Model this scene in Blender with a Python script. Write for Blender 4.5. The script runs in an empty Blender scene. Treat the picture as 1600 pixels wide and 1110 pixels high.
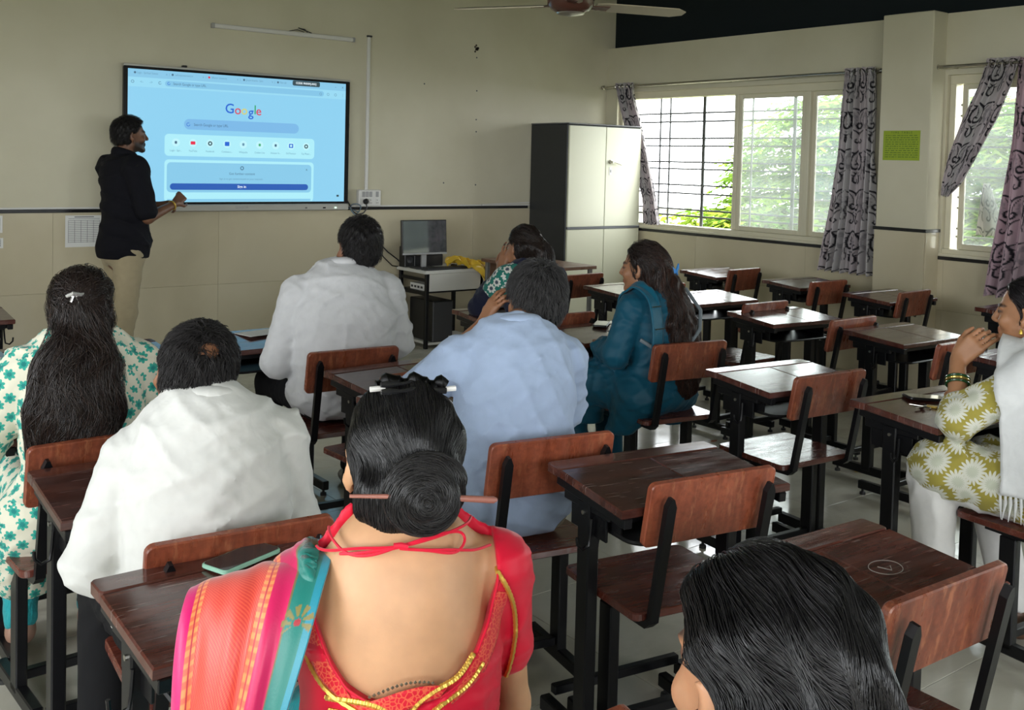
import bpy, bmesh, math, random
import numpy as np
from mathutils import Vector, Matrix, Euler
random.seed(7); np.random.seed(7)
scene = bpy.context.scene
COL = scene.collection

# ------------------------------------------------------------------ camera
CAM_H = 1.58
cam_d = bpy.data.cameras.new('camera'); cam = bpy.data.objects.new('camera', cam_d); COL.objects.link(cam)
FPX = 1606.7
cam_d.sensor_width = 36.0; cam_d.sensor_fit = 'HORIZONTAL'; cam_d.lens = FPX/1600*36.0
cam_d.shift_x = 0.0; cam_d.shift_y = -235.0/1600.0      # the photo is a crop from the lower part of a wider frame
cam_d.clip_start = 0.05; cam_d.clip_end = 300
CR = np.array([[0.79419325,-0.00567281,0.60763879],[-0.60715508,-0.04837496,0.79310943],[0.02489534,-0.99881314,-0.04186334]])
cam.matrix_world = Matrix(((CR[0,0],-CR[0,1],-CR[0,2],0.0),(CR[1,0],-CR[1,1],-CR[1,2],0.0),(CR[2,0],-CR[2,1],-CR[2,2],CAM_H),(0,0,0,1)))
scene.camera = cam

# ------------------------------------------------------------------ sky, daylight and exposure
world = bpy.data.worlds.new('overcast_sky'); scene.world = world; world.use_nodes = True
wn = world.node_tree.nodes; bg = wn['Background']
bg.inputs[0].default_value = (0.93, 0.97, 1.0, 1); bg.inputs[1].default_value = 6.0
scene.view_settings.view_transform = 'Standard'; scene.view_settings.look = 'None'
scene.view_settings.gamma = 1.0; scene.view_settings.use_curve_mapping = False
scene.view_settings.exposure = 1.02
scene.cycles.max_bounces = 7; scene.cycles.diffuse_bounces = 4; scene.cycles.glossy_bounces = 4
scene.cycles.transparent_max_bounces = 12; scene.cycles.transmission_bounces = 6
scene.cycles.use_denoising = True
scene.cycles.sample_clamp_indirect = 8.0
scene.cycles.caustics_reflective = False; scene.cycles.caustics_refractive = False

# ------------------------------------------------------------------ helpers
def link(o, parent=None):
    COL.objects.link(o)
    if parent is not None: o.parent = parent
    return o
def tag(o, label=None, cat=None, group=None, kind=None):
    if label: o['label'] = label
    if cat: o['category'] = cat
    if group: o['group'] = group
    if kind: o['kind'] = kind
    return o
def empty(name, loc=(0,0,0), rz=0.0, label=None, cat=None, group=None):
    o = bpy.data.objects.new(name, None); o.empty_display_size = .05
    o.location = loc; o.rotation_euler = (0,0,rz); COL.objects.link(o)
    return tag(o, label, cat, group)
def copy_tree(o, parent=None):
    c = o.copy(); COL.objects.link(c)
    if parent is not None:
        c.parent = parent
    for ch in [x for x in bpy.data.objects if x.parent == o]:
        copy_tree(ch, c)
    return c
def raw(name, v, f, mat=None, parent=None, smooth=False, uv=None, col=None):
    me = bpy.data.meshes.new(name)
    v = np.asarray(v, dtype=np.float32)
    if isinstance(f, np.ndarray):
        n, k = f.shape
        me.vertices.add(len(v)); me.vertices.foreach_set('co', v.ravel())
        me.loops.add(n*k); me.loops.foreach_set('vertex_index', f.astype(np.int32).ravel())
        me.polygons.add(n); me.polygons.foreach_set('loop_start', np.arange(0, n*k, k, dtype=np.int32))
        me.polygons.foreach_set('loop_total', np.full(n, k, dtype=np.int32))
        me.update(calc_edges=True)
    else:
        me.from_pydata([tuple(map(float, q)) for q in v], [], [tuple(map(int, q)) for q in f]); me.update()
    if smooth: me.polygons.foreach_set('use_smooth', np.ones(len(me.polygons), dtype=bool))
    if uv is not None:
        l = me.uv_layers.new(name='UVMap'); idx = np.empty(len(me.loops), dtype=np.int32); me.loops.foreach_get('vertex_index', idx)
        l.data.foreach_set('uv', np.asarray(uv, dtype=np.float32)[idx].ravel())
    if col is not None:
        a = me.color_attributes.new('col', 'FLOAT_COLOR', 'POINT')
        c = np.ones((len(v),4), dtype=np.float32); c[:,:3] = col; a.data.foreach_set('color', c.ravel())
    if mat is not None: me.materials.append(mat)
    o = bpy.data.objects.new(name, me); link(o, parent)
    return o
class MB:
    """collects shapes that belong to one piece"""
    def __init__(s): s.v=[]; s.f=[]
    def add(s, v, f):
        n=len(s.v); s.v += [tuple(map(float,q)) for q in v]; s.f += [tuple(n+i for i in q) for q in f]; return s
    def box(s, lo, hi, b=0.0, M=None):
        lo=np.array(lo,float); hi=np.array(hi,float); b=min(b, .49*float((hi-lo).min()))
        if b<=0:
            v=[(x,y,z) for z in (lo[2],hi[2]) for y in (lo[1],hi[1]) for x in (lo[0],hi[0])]
            f=[(0,2,3,1),(4,5,7,6),(0,1,5,4),(2,6,7,3),(0,4,6,2),(1,3,7,5)]
        else:
            bm=bmesh.new(); bmesh.ops.create_cube(bm,size=1.0)
            for q in bm.verts: q.co=Vector(((lo[i]+hi[i])/2+q.co[i]*(hi[i]-lo[i]) for i in range(3)))
            bmesh.ops.bevel(bm,geom=bm.edges[:],offset=b,segments=1,affect='EDGES')
            bm.verts.index_update(); v=[tuple(q.co) for q in bm.verts]; f=[tuple(q.index for q in p.verts) for p in bm.faces]; bm.free()
        if M is not None: v=[tuple(M@Vector(q)) for q in v]
        return s.add(v,f)
    def bar(s, a, b, w, d, up=(0,0,1), bev=0.0):
        """rectangular bar from a to b"""
        a=Vector(a); b=Vector(b); z=(b-a); L=z.length; z.normalize(); u=Vector(up)
        x=u.cross(z)
        if x.length<1e-4: x=Vector((1,0,0)).cross(z)
        x.normalize(); y=z.cross(x)
        M=Matrix(((x.x,y.x,z.x,a.x),(x.y,y.y,z.y,a.y),(x.z,y.z,z.z,a.z),(0,0,0,1)))
        return s.box((-w/2,-d/2,0),(w/2,d/2,L),bev,M)
    def tube(s, pts, r, n=8, closed=False, cap=True):
        pts=np.array(pts,float); m=len(pts); r=np.broadcast_to(np.asarray(r,float),(m,))
        t=np.gradient(pts,axis=0)
        if closed: t=np.roll(pts,-1,0)-np.roll(pts,1,0)
        t/=np.linalg.norm(t,axis=1)[:,None]+1e-12
        u=np.array([0,0,1.0]) if abs(t[0][2])<.9 else np.array([1.0,0,0])
        V=[]
        x=np.cross(u,t[0]); x/=np.linalg.norm(x)
        for i in range(m):
            x=x-t[i]*np.dot(x,t[i]); x/=np.linalg.norm(x)+1e-12; y=np.cross(t[i],x)
            for k in range(n):
                a=2*math.pi*k/n; V.append(pts[i]+r[i]*(math.cos(a)*x+math.sin(a)*y))
        F=[]
        for i in range(m if closed else m-1):
            j=(i+1)%m
            for k in range(n):
                F.append((i*n+k,i*n+(k+1)%n,j*n+(k+1)%n,j*n+k))
        if cap and not closed: F.append(tuple(range(n-1,-1,-1))); F.append(tuple((m-1)*n+k for k in range(n)))
        return s.add(V,F)
    def lathe(s, prof, c=(0,0,0), n=20, M=None):
        V=[];F=[]
        for (r,z) in prof:
            for k in range(n):
                a=2*math.pi*k/n; V.append((c[0]+r*math.cos(a),c[1]+r*math.sin(a),c[2]+z))
        for i in range(len(prof)-1):
            for k in range(n): F.append((i*n+k,i*n+(k+1)%n,(i+1)*n+(k+1)%n,(i+1)*n+k))
        F.append(tuple(range(n-1,-1,-1))); F.append(tuple((len(prof)-1)*n+k for k in range(n)))
        if M is not None: V=[tuple(M@Vector(q)) for q in V]
        return s.add(V,F)
    def prism(s, outline, z0, z1, M=None, bev=0.0):
        """outline in xy, extruded in z, small chamfer on the top and bottom edge"""
        o=np.array(outline,float); n=len(o); c=o.mean(0)
        def inset(d):
            e0=o-np.roll(o,1,0); e1=np.roll(o,-1,0)-o
            n0=np.stack([-e0[:,1],e0[:,0]],1); n0/=np.linalg.norm(n0,axis=1)[:,None]+1e-12
            n1=np.stack([-e1[:,1],e1[:,0]],1); n1/=np.linalg.norm(n1,axis=1)[:,None]+1e-12
            m=n0+n1; m/=(np.linalg.norm(m,axis=1)[:,None]+1e-12); k=np.clip((m*n0).sum(1),.3,1)[:,None]
            return o+m*d/k
        rings=[(o,z0),(o,z1)] if bev<=0 else [(inset(bev),z0),(o,z0+bev),(o,z1-bev),(inset(bev),z1)]
        V=[(p[0],p[1],z) for (r,z) in rings for p in r]; F=[]
        for i in range(len(rings)-1):
            for k in range(n): F.append((i*n+k,i*n+(k+1)%n,(i+1)*n+(k+1)%n,(i+1)*n+k))
        F.append(tuple(range(n-1,-1,-1))); F.append(tuple((len(rings)-1)*n+k for k in range(n)))
        if M is not None: V=[tuple(M@Vector(q)) for q in V]
        return s.add(V,F)
    def build(s, name, mat=None, parent=None, smooth=False):
        o=raw(name,s.v,s.f,mat,parent)
        if smooth:
            me=o.data; me.polygons.foreach_set('use_smooth',np.ones(len(me.polygons),dtype=bool))
            try: me.set_sharp_from_angle(angle=math.radians(40))
            except Exception: pass
        return o
def rrect(x0,y0,x1,y1,r,n=5):
    P=[]
    for cx,cy,a0 in ((x1-r,y1-r,0),(x0+r,y1-r,90),(x0+r,y0+r,180),(x1-r,y0+r,270)):
        for i in range(n+1):
            a=math.radians(a0+90*i/n); P.append((cx+r*math.cos(a),cy+r*math.sin(a)))
    return P
def boxo(name,lo,hi,mat,parent=None,b=0.0):
    return MB().box(lo,hi,b).build(name,mat,parent)

def bez(P,n=26):
    P=np.array(P,float); t=np.linspace(0,1,n); out=[]
    # Catmull-Rom through the points
    Q=np.vstack([2*P[0]-P[1],P,2*P[-1]-P[-2]]); seg=len(P)-1
    for s in np.linspace(0,seg-1e-6,n):
        i=int(s); u=s-i; a,b,c,d=Q[i:i+4]; out.append(.5*((2*b)+(-a+c)*u+(2*a-5*b+4*c-d)*u*u+(-a+3*b-3*c+d)*u**3))
    return np.array(out)
# ------------------------------------------------------------------ materials
def nt(m): return m.node_tree.nodes, m.node_tree.links
def newmat(name, base=(.5,.5,.5), rough=.5, metal=0.0, spec=.5, coat=0.0, sheen=0.0, sss=0.0, emit=None, estr=0.0, alpha=1.0, aniso=0.0):
    m=bpy.data.materials.new(name); m.use_nodes=True; N,L=nt(m); b=N['Principled BSDF']
    b.inputs['Base Color'].default_value=(*base,1); b.inputs['Roughness'].default_value=rough; b.inputs['Metallic'].default_value=metal
    b.inputs['Specular IOR Level'].default_value=spec
    if coat: b.inputs['Coat Weight'].default_value=coat; b.inputs['Coat Roughness'].default_value=.12
    if sheen: b.inputs['Sheen Weight'].default_value=sheen
    if sss: b.inputs['Subsurface Weight'].default_value=sss; b.inputs['Subsurface Radius'].default_value=(.012,.005,.003); b.inputs['Subsurface Scale'].default_value=1.0
    if emit is not None: b.inputs['Emission Color'].default_value=(*emit,1); b.inputs['Emission Strength'].default_value=estr
    if aniso: b.inputs['Anisotropic'].default_value=aniso
    m.diffuse_color=(*base,1)
    return m
def n_add(m, kind, **kw):
    n=m.node_tree.nodes.new(kind)
    for k,v in kw.items():
        if k in n.inputs: n.inputs[k].default_value=v
        else: setattr(n,k,v)
    return n
def coords(m, scale=(1,1,1), kind='Object', rnd=0.0, rot=(0,0,0)):
    tc=n_add(m,'ShaderNodeTexCoord'); mp=n_add(m,'ShaderNodeMapping'); mp.inputs['Scale'].default_value=scale; mp.inputs['Rotation'].default_value=rot
    src=tc.outputs[kind]; L=m.node_tree.links
    if rnd:
        oi=n_add(m,'ShaderNodeObjectInfo'); ml=n_add(m,'ShaderNodeMath',operation='MULTIPLY'); ml.inputs[1].default_value=rnd
        L.new(oi.outputs['Random'],ml.inputs[0]); va=n_add(m,'ShaderNodeVectorMath',operation='ADD'); L.new(src,va.inputs[0]); L.new(ml.outputs[0],va.inputs[1]); src=va.outputs[0]
    L.new(src,mp.inputs['Vector']); return mp.outputs[0]
def noise(m, vec, scale=5, detail=3, rough=.5, dist=0.0):
    n=n_add(m,'ShaderNodeTexNoise'); n.inputs['Scale'].default_value=scale; n.inputs['Detail'].default_value=detail; n.inputs['Roughness'].default_value=rough; n.inputs['Distortion'].default_value=dist
    m.node_tree.links.new(vec,n.inputs['Vector']); return n.outputs['Fac']
def ramp(m, fac, stops, interp='LINEAR'):
    r=n_add(m,'ShaderNodeValToRGB'); e=r.color_ramp.elements; r.color_ramp.interpolation=interp
    while len(e)<len(stops): e.new(.5)
    for q,(p,c) in zip(e,stops):
        q.position=p; q.color=(*c,1) if len(c)==3 else c
    m.node_tree.links.new(fac,r.inputs[0]); return r.outputs[0]
def g3(v): return (v,v,v)
def mixc(m, fac, a, b, blend='MIX'):
    n=n_add(m,'ShaderNodeMix',data_type='RGBA',blend_type=blend); L=m.node_tree.links
    for s,v in ((n.inputs[0],fac),(n.inputs[6],a),(n.inputs[7],b)):
        if isinstance(v,bpy.types.NodeSocket): L.new(v,s)
        elif isinstance(v,(int,float)): s.default_value=v
        else: s.default_value=(*v,1) if len(v)==3 else v
    return n.outputs[2]
def math_(m, op, a, b=None, c=None):
    n=n_add(m,'ShaderNodeMath',operation=op); L=m.node_tree.links
    for i,v in enumerate((a,b,c)):
        if v is None: continue
        if isinstance(v,bpy.types.NodeSocket): L.new(v,n.inputs[i])
        else: n.inputs[i].default_value=v
    return n.outputs[0]
def setin(m, key, sock): m.node_tree.links.new(sock, m.node_tree.nodes['Principled BSDF'].inputs[key])
def bump(m, h, strength=.3, dist=.01):
    b=n_add(m,'ShaderNodeBump'); b.inputs['Strength'].default_value=strength; b.inputs['Distance'].default_value=dist
    m.node_tree.links.new(h,b.inputs['Height']); setin(m,'Normal',b.outputs[0]); return b

M={}
# painted plaster
m=newmat('wall_paint',(.60,.565,.43),.75,spec=.3); v=coords(m,(1,1,1)); n1=noise(m,v,1.3,4,.55)
setin(m,'Base Color',ramp(m,n1,[(.3,(.56,.525,.39)),(.7,(.635,.60,.465))])); bump(m,noise(m,v,60,2),.06,.004); M['wall']=m
m=newmat('wall_tile',(.55,.49,.35),.16,spec=.5); v=coords(m,(1,1,1),rnd=9.0); n1=noise(m,v,1.1,4,.6,.6)
setin(m,'Base Color',ramp(m,n1,[(.25,(.50,.44,.305)),(.55,(.565,.505,.36)),(.8,(.60,.545,.41))])); M['tile']=m
m=newmat('tile_joint',(.40,.36,.27),.8); M['joint']=m
m=newmat('floor_tile',(.55,.52,.45),.12,spec=.5); v=coords(m,(1,1,1),rnd=20.0); n1=noise(m,v,2.2,6,.6,1.6)
setin(m,'Base Color',ramp(m,n1,[(.25,(.42,.40,.335)),(.5,(.52,.495,.42)),(.8,(.58,.555,.48))]))
n2=noise(m,v,9,3); setin(m,'Roughness',ramp(m,n2,[(.3,g3(.10)),(.8,g3(.24))])); M['floor']=m
M['floor_joint']=newmat('floor_joint',(.30,.28,.23),.7)
M['black_trim']=newmat('black_trim',(.012,.012,.013),.25)
m=newmat('roof_black',(.012,.017,.020),.75,spec=.15); M['roof']=m
M['ceiling']=newmat('ceiling_sheet',(.30,.31,.30),.8)
# varnished wood
def wood(name, cols, rough, scale, rnd=37.0, scratch=.0, wear=None):
    m=newmat(name,cols[1],rough,spec=.62); v=coords(m,scale,rnd=rnd)
    a=noise(m,v,3.0,6,.62,.5); c=ramp(m,a,[(.28,cols[0]),(.52,cols[1]),(.78,cols[2])])
    v2=coords(m,(scale[0]*1.5,scale[1]*7,scale[2]*7),rnd=rnd); fine=noise(m,v2,6,3,.6)
    c=mixc(m,.35,c,ramp(m,fine,[(.35,g3(.25)),(.65,g3(1.0))]),'MULTIPLY')
    oi=n_add(m,'ShaderNodeAttribute',attribute_type='OBJECT'); oi.attribute_name='tone'; t=ramp(m,oi.outputs['Fac'],[(0,g3(.80)),(1,(1.9,1.75,1.7))]); c=mixc(m,1.0,c,t,'MULTIPLY')
    if scratch:
        v3=coords(m,(5,60,5),rnd=11.0,rot=(0,0,.9)); s=ramp(m,noise(m,v3,2.4,2,.4),[(.66,g3(0)),(.72,g3(1))])
        v4=coords(m,(3,3,3),rnd=5.0); dust=ramp(m,noise(m,v4,2.2,5,.7),[(.42,g3(0)),(.75,g3(.8))])
        c=mixc(m,math_(m,'MULTIPLY',s,scratch),c,(.30,.24,.22)); c=mixc(m,math_(m,'MULTIPLY',dust,scratch*.55),c,(.20,.17,.165))
    if wear is not None:
        v5=coords(m,(9,9,1.0),rnd=3.0); w=ramp(m,noise(m,v5,6,4,.7),[(.54,g3(0)),(.68,g3(1))]); c=mixc(m,math_(m,'MULTIPLY',w,.55),c,wear)
    setin(m,'Base Color',c)
    r=ramp(m,noise(m,v,5,4,.6),[(.3,g3(rough*.65)),(.75,g3(min(1,rough*1.7)))]); setin(m,'Roughness',r)
    bump(m,fine,.05,.002); return m
M['wood_top']=wood('desktop_wood',((.034,.011,.008),(.080,.024,.017),(.135,.043,.028)),.15,(1.0,7,7),scratch=.5)
M['wood_back']=wood('backrest_wood',((.14,.034,.017),(.24,.062,.030),(.34,.096,.046)),.34,(7,7,1.2),wear=(.42,.16,.075))
M['wood_seat']=wood('seat_wood',((.065,.016,.011),(.125,.031,.020),(.18,.050,.030)),.2,(1.0,6,6),scratch=.35)
M['wood_edge']=wood('edge_wood',((.06,.018,.012),(.13,.038,.022),(.20,.065,.036)),.4,(1.0,7,7),wear=(.34,.14,.07))
M['wood_table']=wood('table_laminate',((.17,.085,.052),(.215,.112,.07),(.26,.14,.09)),.35,(1.0,6,6))
M['metal_black']=newmat('black_powdercoat',(.006,.006,.007),.32,spec=.28)
m=M['metal_black']; v=coords(m,(1,1,1)); bump(m,noise(m,v,300,2),.08,.001)
M['metal_grey']=newmat('grey_steel',(.22,.22,.21),.4,metal=.6)
M['chrome']=newmat('bolt_steel',(.55,.53,.48),.28,metal=1.0)
M['rubber']=newmat('rubber_foot',(.015,.015,.015),.6)
M['white_lam']=newmat('white_laminate',(.62,.61,.57),.35)
M['plastic_black']=newmat('black_plastic',(.012,.012,.013),.35)
M['plastic_dark']=newmat('dark_plastic',(.03,.03,.033),.45)
M['plastic_white']=newmat('white_plastic',(.68,.67,.64),.4)
M['plastic_grey']=newmat('grey_plastic',(.35,.35,.35),.4)
M['paper']=newmat('white_paper',(.74,.74,.72),.8)
M['ink']=newmat('printed_ink',(.10,.10,.11),.8)
M['aluminium']=newmat('cream_window_aluminium',(.66,.62,.47),.38)
M['steel_rod']=newmat('curtain_rod_steel',(.52,.50,.46),.22,metal=1.0)
M['grill']=newmat('window_grill_paint',(.07,.075,.075),.5)
M['cab_dark']=newmat('cabinet_dark_grey',(.022,.024,.026),.45)
M['cab_door']=newmat('cabinet_cream_door',(.66,.66,.50),.35)
M['cab_edge']=newmat('cabinet_grey_edge',(.10,.105,.11),.4)
# ================================================================== the room
XL,XR,YB,YF,ZC = -2.3, 7.03, -3.0, 7.66, 3.6
TRIMZ = 1.154
def struct(o): o['kind']='structure'; return o
# floor: screed with single tiles
floor = struct(boxo('floor',(XL-.2,YB-.2,-.12),(XR+.22,YF+.2,-.004),M['floor_joint']))
T=.60; tm=None; k=0
y=YF
while y>YB:
    x=XR
    while x>XL:
        x0=max(x-T,XL); y0=max(y-T,YB)
        o=boxo('tile',(x0+.0012,y0+.0012,-.006),(x-.0012,y-.0012,0.0),M['floor'],floor,.0008)
        x-=T; k+=1
    y-=T
# walls
wf=struct(boxo('wall_front',(XL-.2,YF,0),(XR+.22,YF+.2,ZC),M['wall']))
def wall_tiles(parent, a, b, z0, z1, axis, face, w=1.2, off=0.0):
    """cream glazed tiles, each a thin slab standing proud of the wall; axis 'x' or 'y', face = wall plane coordinate"""
    h=TRIMZ/2
    zs=[z0]+[z for z in (h,) if z0<z<z1]+[z1]
    p=a; edges=[a]; q=math.floor((a-off)/w)*w+off+w
    while q<b-1e-4: edges.append(q); q+=w
    edges.append(b)
    for i in range(len(edges)-1):
        for j in range(len(zs)-1):
            u0,u1=edges[i]+.0007,edges[i+1]-.0007; c0,c1=zs[j]+.0007,zs[j+1]-.0007
            if u1-u0<.01: continue
            if axis=='x': boxo('tile',(u0,face-.010,c0),(u1,face+.002,c1),M['tile'],parent,.0007)
            elif axis=='y-': boxo('tile',(face-.010,u0,c0),(face+.002,u1,c1),M['tile'],parent,.0007)
            else: boxo('tile',(face-.002,u0,c0),(face+.010,u1,c1),M['tile'],parent,.0007)
wall_tiles(wf,XL,XR,0,TRIMZ-.012,'x',YF,off=.62)
t=struct(boxo('trim_1',(XL,YF-.016,TRIMZ-.012),(XR-.98,YF+.002,TRIMZ+.012),M['black_trim'],None,.003))
t=struct(boxo('trim_2',(XL,YF-.006,TRIMZ+.012),(XR,YF+.002,TRIMZ+.026),M['plastic_white'],None,.002))
# window wall with three openings
WIN=[(4.64,7.50),(1.25,4.03),(-2.30,0.66)]; ZW0,ZW1=.99,2.285
mb=MB(); ys=[YB-.2]+sorted([q for w in WIN for q in w])+[YF+.2]
mb.box((XR,YB-.2,0),(XR+.22,YF+.2,ZW0)); mb.box((XR,YB-.2,ZW1),(XR+.22,YF+.2,2.73))
for i in range(0,len(ys),2): mb.box((XR,ys[i],ZW0),(XR+.22,ys[i+1],ZW1))
wr=struct(mb.build('wall_right',M['wall']))
struct(boxo('wall_right_upper',(XR+.10,YB-.2,2.725),(XR+.22,YF+.2,ZC),M['roof']))
wall_tiles(wr,YB,YF-.012,0,.945,'y-',XR,off=.4)
for i,(a,b) in enumerate([(4.457,7.55),(.86,4.05),(YB,.45)]):
    struct(boxo('trim_%d'%(3+i),(XR-.016,a,.945),(XR+.002,b,.970),M['black_trim'],None,.003))
    struct(boxo('trim_%d'%(6+i),(XR-.010,a,.970),(XR+.06,b,.992),M['aluminium'],None,.003))
for i,(a,b) in enumerate([(4.05,4.457),(.66,1.066),(YF-.001,YF)]):
    if i==2: continue
    p=struct(boxo('wall_pilaster',(6.853,a,0),(XR+.01,b,2.735),M['wall'],None,.006))
    wall_tiles(p,a,b,0,TRIMZ-.012,'y-',6.853,w=2.0)
    for (u,s) in ((a,-1),(b,1)):
        boxo('tile',(6.853,min(u,u+s*.008),0),(XR-.011,max(u,u+s*.008),TRIMZ-.012),M['tile'],p,.001)
    mb=MB().box((6.838,a-.014,TRIMZ-.012),(6.856,b+.014,TRIMZ+.012),.003); mb.box((6.85,a-.014,TRIMZ-.012),(XR,a+.002,TRIMZ+.012),.002); mb.box((6.85,b-.002,TRIMZ-.012),(XR,b+.014,TRIMZ+.012),.002)
    struct(mb.build('trim_%d'%(9+i),M['black_trim']))
# wall behind the photographer and the wall on the left, both with tall windows that let daylight in
LW=[(-2.2,-.2),(.6,2.6),(3.9,5.0)]
mb=MB(); ys=[YB-.2]+[q for w in LW for q in w]+[YF+.2]
mb.box((XL-.2,YB-.2,0),(XL,YF+.2,.95)); mb.box((XL-.2,YB-.2,2.5),(XL,YF+.2,ZC))
for i in range(0,len(ys),2): mb.box((XL-.2,ys[i],.95),(XL,ys[i+1],2.5))
wl=struct(mb.build('wall_left',M['wall']))
BW=[(-1.6,.9),(2.4,3.9)]
mb=MB(); xs=[XL-.2]+[q for w in BW for q in w]+[XR+.22]
mb.box((XL-.2,YB-.2,0),(XR+.22,YB,.95)); mb.box((XL-.2,YB-.2,2.5),(XR+.22,YB,ZC))
for i in range(0,len(xs),2): mb.box((xs[i],YB-.2,.95),(xs[i+1],YB,2.5))
struct(mb.build('wall_back',M['wall']))
ce=struct(boxo('ceiling',(XL-.2,YB-.2,ZC),(XR+.22,YF+.2,ZC+.1),M['ceiling']))
def portal(name,loc,rot,sx,sy):
    l=bpy.data.lights.new(name,'AREA'); l.shape='RECTANGLE'; l.size=sx; l.size_y=sy; l.cycles.is_portal=True
    o=bpy.data.objects.new(name,l); o.location=loc; o.rotation_euler=rot; COL.objects.link(o)
for (a,b) in WIN: portal('window_portal',(XR+.24,(a+b)/2,(ZW0+ZW1)/2),(0,math.radians(90),0),ZW1-ZW0,b-a)
for (a,b) in LW: portal('window_portal',(XL-.24,(a+b)/2,1.725),(0,math.radians(-90),0),1.55,b-a)
for (a,b) in BW: portal('window_portal',((a+b)/2,YB-.24,1.725),(math.radians(90),0,0),b-a,1.55)
# window glass: clear with a film of dust
m=bpy.data.materials.new('window_glass'); m.use_nodes=True; N,L=nt(m); N.remove(N['Principled BSDF'])
tr=n_add(m,'ShaderNodeBsdfTransparent'); gl=n_add(m,'ShaderNodeBsdfGlossy'); gl.inputs['Roughness'].default_value=.02; df=n_add(m,'ShaderNodeBsdfTranslucent'); df.inputs['Color'].default_value=(.85,.9,.85,1)
tr.inputs['Color'].default_value=(.93,.96,.94,1)
m1=n_add(m,'ShaderNodeMixShader'); m1.inputs[0].default_value=.10; L.new(tr.outputs[0],m1.inputs[1]); L.new(df.outputs[0],m1.inputs[2])
fr=n_add(m,'ShaderNodeFresnel'); fr.inputs[0].default_value=1.45
m2=n_add(m,'ShaderNodeMixShader'); L.new(fr.outputs[0],m2.inputs[0]); L.new(m1.outputs[0],m2.inputs[1]); L.new(gl.outputs[0],m2.inputs[2]); L.new(m2.outputs[0],N['Material Output'].inputs[0]); M['glass']=m
GZ=[2.076,1.997,1.84,1.768,1.617,1.551,1.40,1.321,1.17,1.11]
def window(name,a,b,mull,sashes):
    w=empty(name,(XR+.09,(a+b)/2,ZW0)); w['kind']='structure'
    ox,oy,oz=XR+.09,(a+b)/2,ZW0
    def part(nm,lo,hi,mat,bev=.003,par=None):
        p=par or w; q=(0,0,0)
        o=boxo(nm,(lo[0]-ox,lo[1]-oy,lo[2]-oz),(hi[0]-ox,hi[1]-oy,hi[2]-oz),mat,p,bev); return o
    x0,x1=XR+.04,XR+.12; top=2.22
    part('frame_head',(x0,a,top),(x1+.05,b,ZW1),M['aluminium']); part('frame_sill',(x0-.03,a,ZW0),(x1,b,ZW0+.035),M['aluminium'])
    part('frame_jamb',(x0,a,ZW0+.035),(x1,a+.045,top),M['aluminium']); part('frame_jamb',(x0,b-.045,ZW0+.035),(x1,b,top),M['aluminium'])
    for q in mull: part('mullion',(x0+.005,q-.022,ZW0+.035),(x1-.005,q+.022,top),M['aluminium'])
    for (s0,s1,xo,glass) in sashes:
        xa,xb=x0+.012+xo,x0+.036+xo
        sh=MB(); sw=.04
        for lo,hi in (((xa,s0,ZW0+.036),(xb,s0+sw,top-.002)),((xa,s1-sw,ZW0+.036),(xb,s1,top-.002)),((xa,s0+sw,ZW0+.036),(xb,s1-sw,ZW0+.036+sw)),((xa,s0+sw,top-sw),(xb,s1-sw,top-.002))):
            sh.box((lo[0]-ox,lo[1]-oy,lo[2]-oz),(hi[0]-ox,hi[1]-oy,hi[2]-oz),.003)
        so=sh.build('sash',M['aluminium'],w)
        if glass: boxo('pane',((xa+xb)/2-.002-ox,s0+sw-oy,ZW0+.036+sw-oz),((xa+xb)/2+.002-ox,s1-sw-oy,top-sw-oz),M['glass'],so)
    # security grill outside
    xg=XR+.165
    for z in GZ: part('grill_bar',(xg-.006,a,z-.0075),(xg+.006,b,z+.0075),M['grill'],0)
    yy=b-.455; j=0; pat=[.127,.43,.45,.115,.45,.115,.43]
    while yy>a+.05:
        big=(j%3==2); ww=.016 if big else .0075
        part('grill_post',(xg-.016,yy-ww,ZW0),(xg-.004,yy+ww,ZW1),M['grill'],0)
        yy-=pat[j%len(pat)]; j+=1
    return w
window('window_1',4.64,7.50,[6.02,5.267],[(6.02,6.04+.03,.03,False),(5.29,5.998,.0,True),(4.68,5.25,.03,True),(7.40,7.455,.03,False)])
window('window_2',1.25,4.03,[2.65],[(2.67,3.94,.0,True),(1.30,2.63,.03,True)])
window('window_3',-2.30,.66,[-.8],[(-.78,.61,.0,True),(-2.26,-.82,.03,True)])

# ------------------------------------------------------------------ outside: ground and trees beyond the windows
m=newmat('outside_ground',(.16,.17,.08),.9); v=coords(m); setin(m,'Base Color',ramp(m,noise(m,v,.4,5,.6),[(.3,(.10,.13,.05)),(.7,(.24,.22,.13))])); 
struct(raw('ground',[(-60,-60,-3.6),(90,-60,-3.6),(90,90,-3.6),(-60,90,-3.6)],[(0,1,2,3)],m))
def leafmat(name,c1,c2,c3):
    m=bpy.data.materials.new(name); m.use_nodes=True; N,L=nt(m); N.remove(N['Principled BSDF'])
    at=n_add(m,'ShaderNodeAttribute'); at.attribute_name='col'
    d=n_add(m,'ShaderNodeBsdfDiffuse'); t=n_add(m,'ShaderNodeBsdfTranslucent'); mx=n_add(m,'ShaderNodeMixShader'); mx.inputs[0].default_value=.45
    L.new(at.outputs[0],d.inputs[0]); L.new(at.outputs[0],t.inputs[0]); L.new(d.outputs[0],mx.inputs[1]); L.new(t.outputs[0],mx.inputs[2]); L.new(mx.outputs[0],N['Material Output'].inputs[0]); return m
M['leaf']=leafmat('leaf_green',0,0,0)
m=newmat('bark',(.13,.10,.075),.9); v=coords(m,(8,8,1.5)); setin(m,'Base Color',ramp(m,noise(m,v,4,4),[(.3,(.07,.055,.04)),(.7,(.20,.165,.125))])); M['bark']=m
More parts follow.
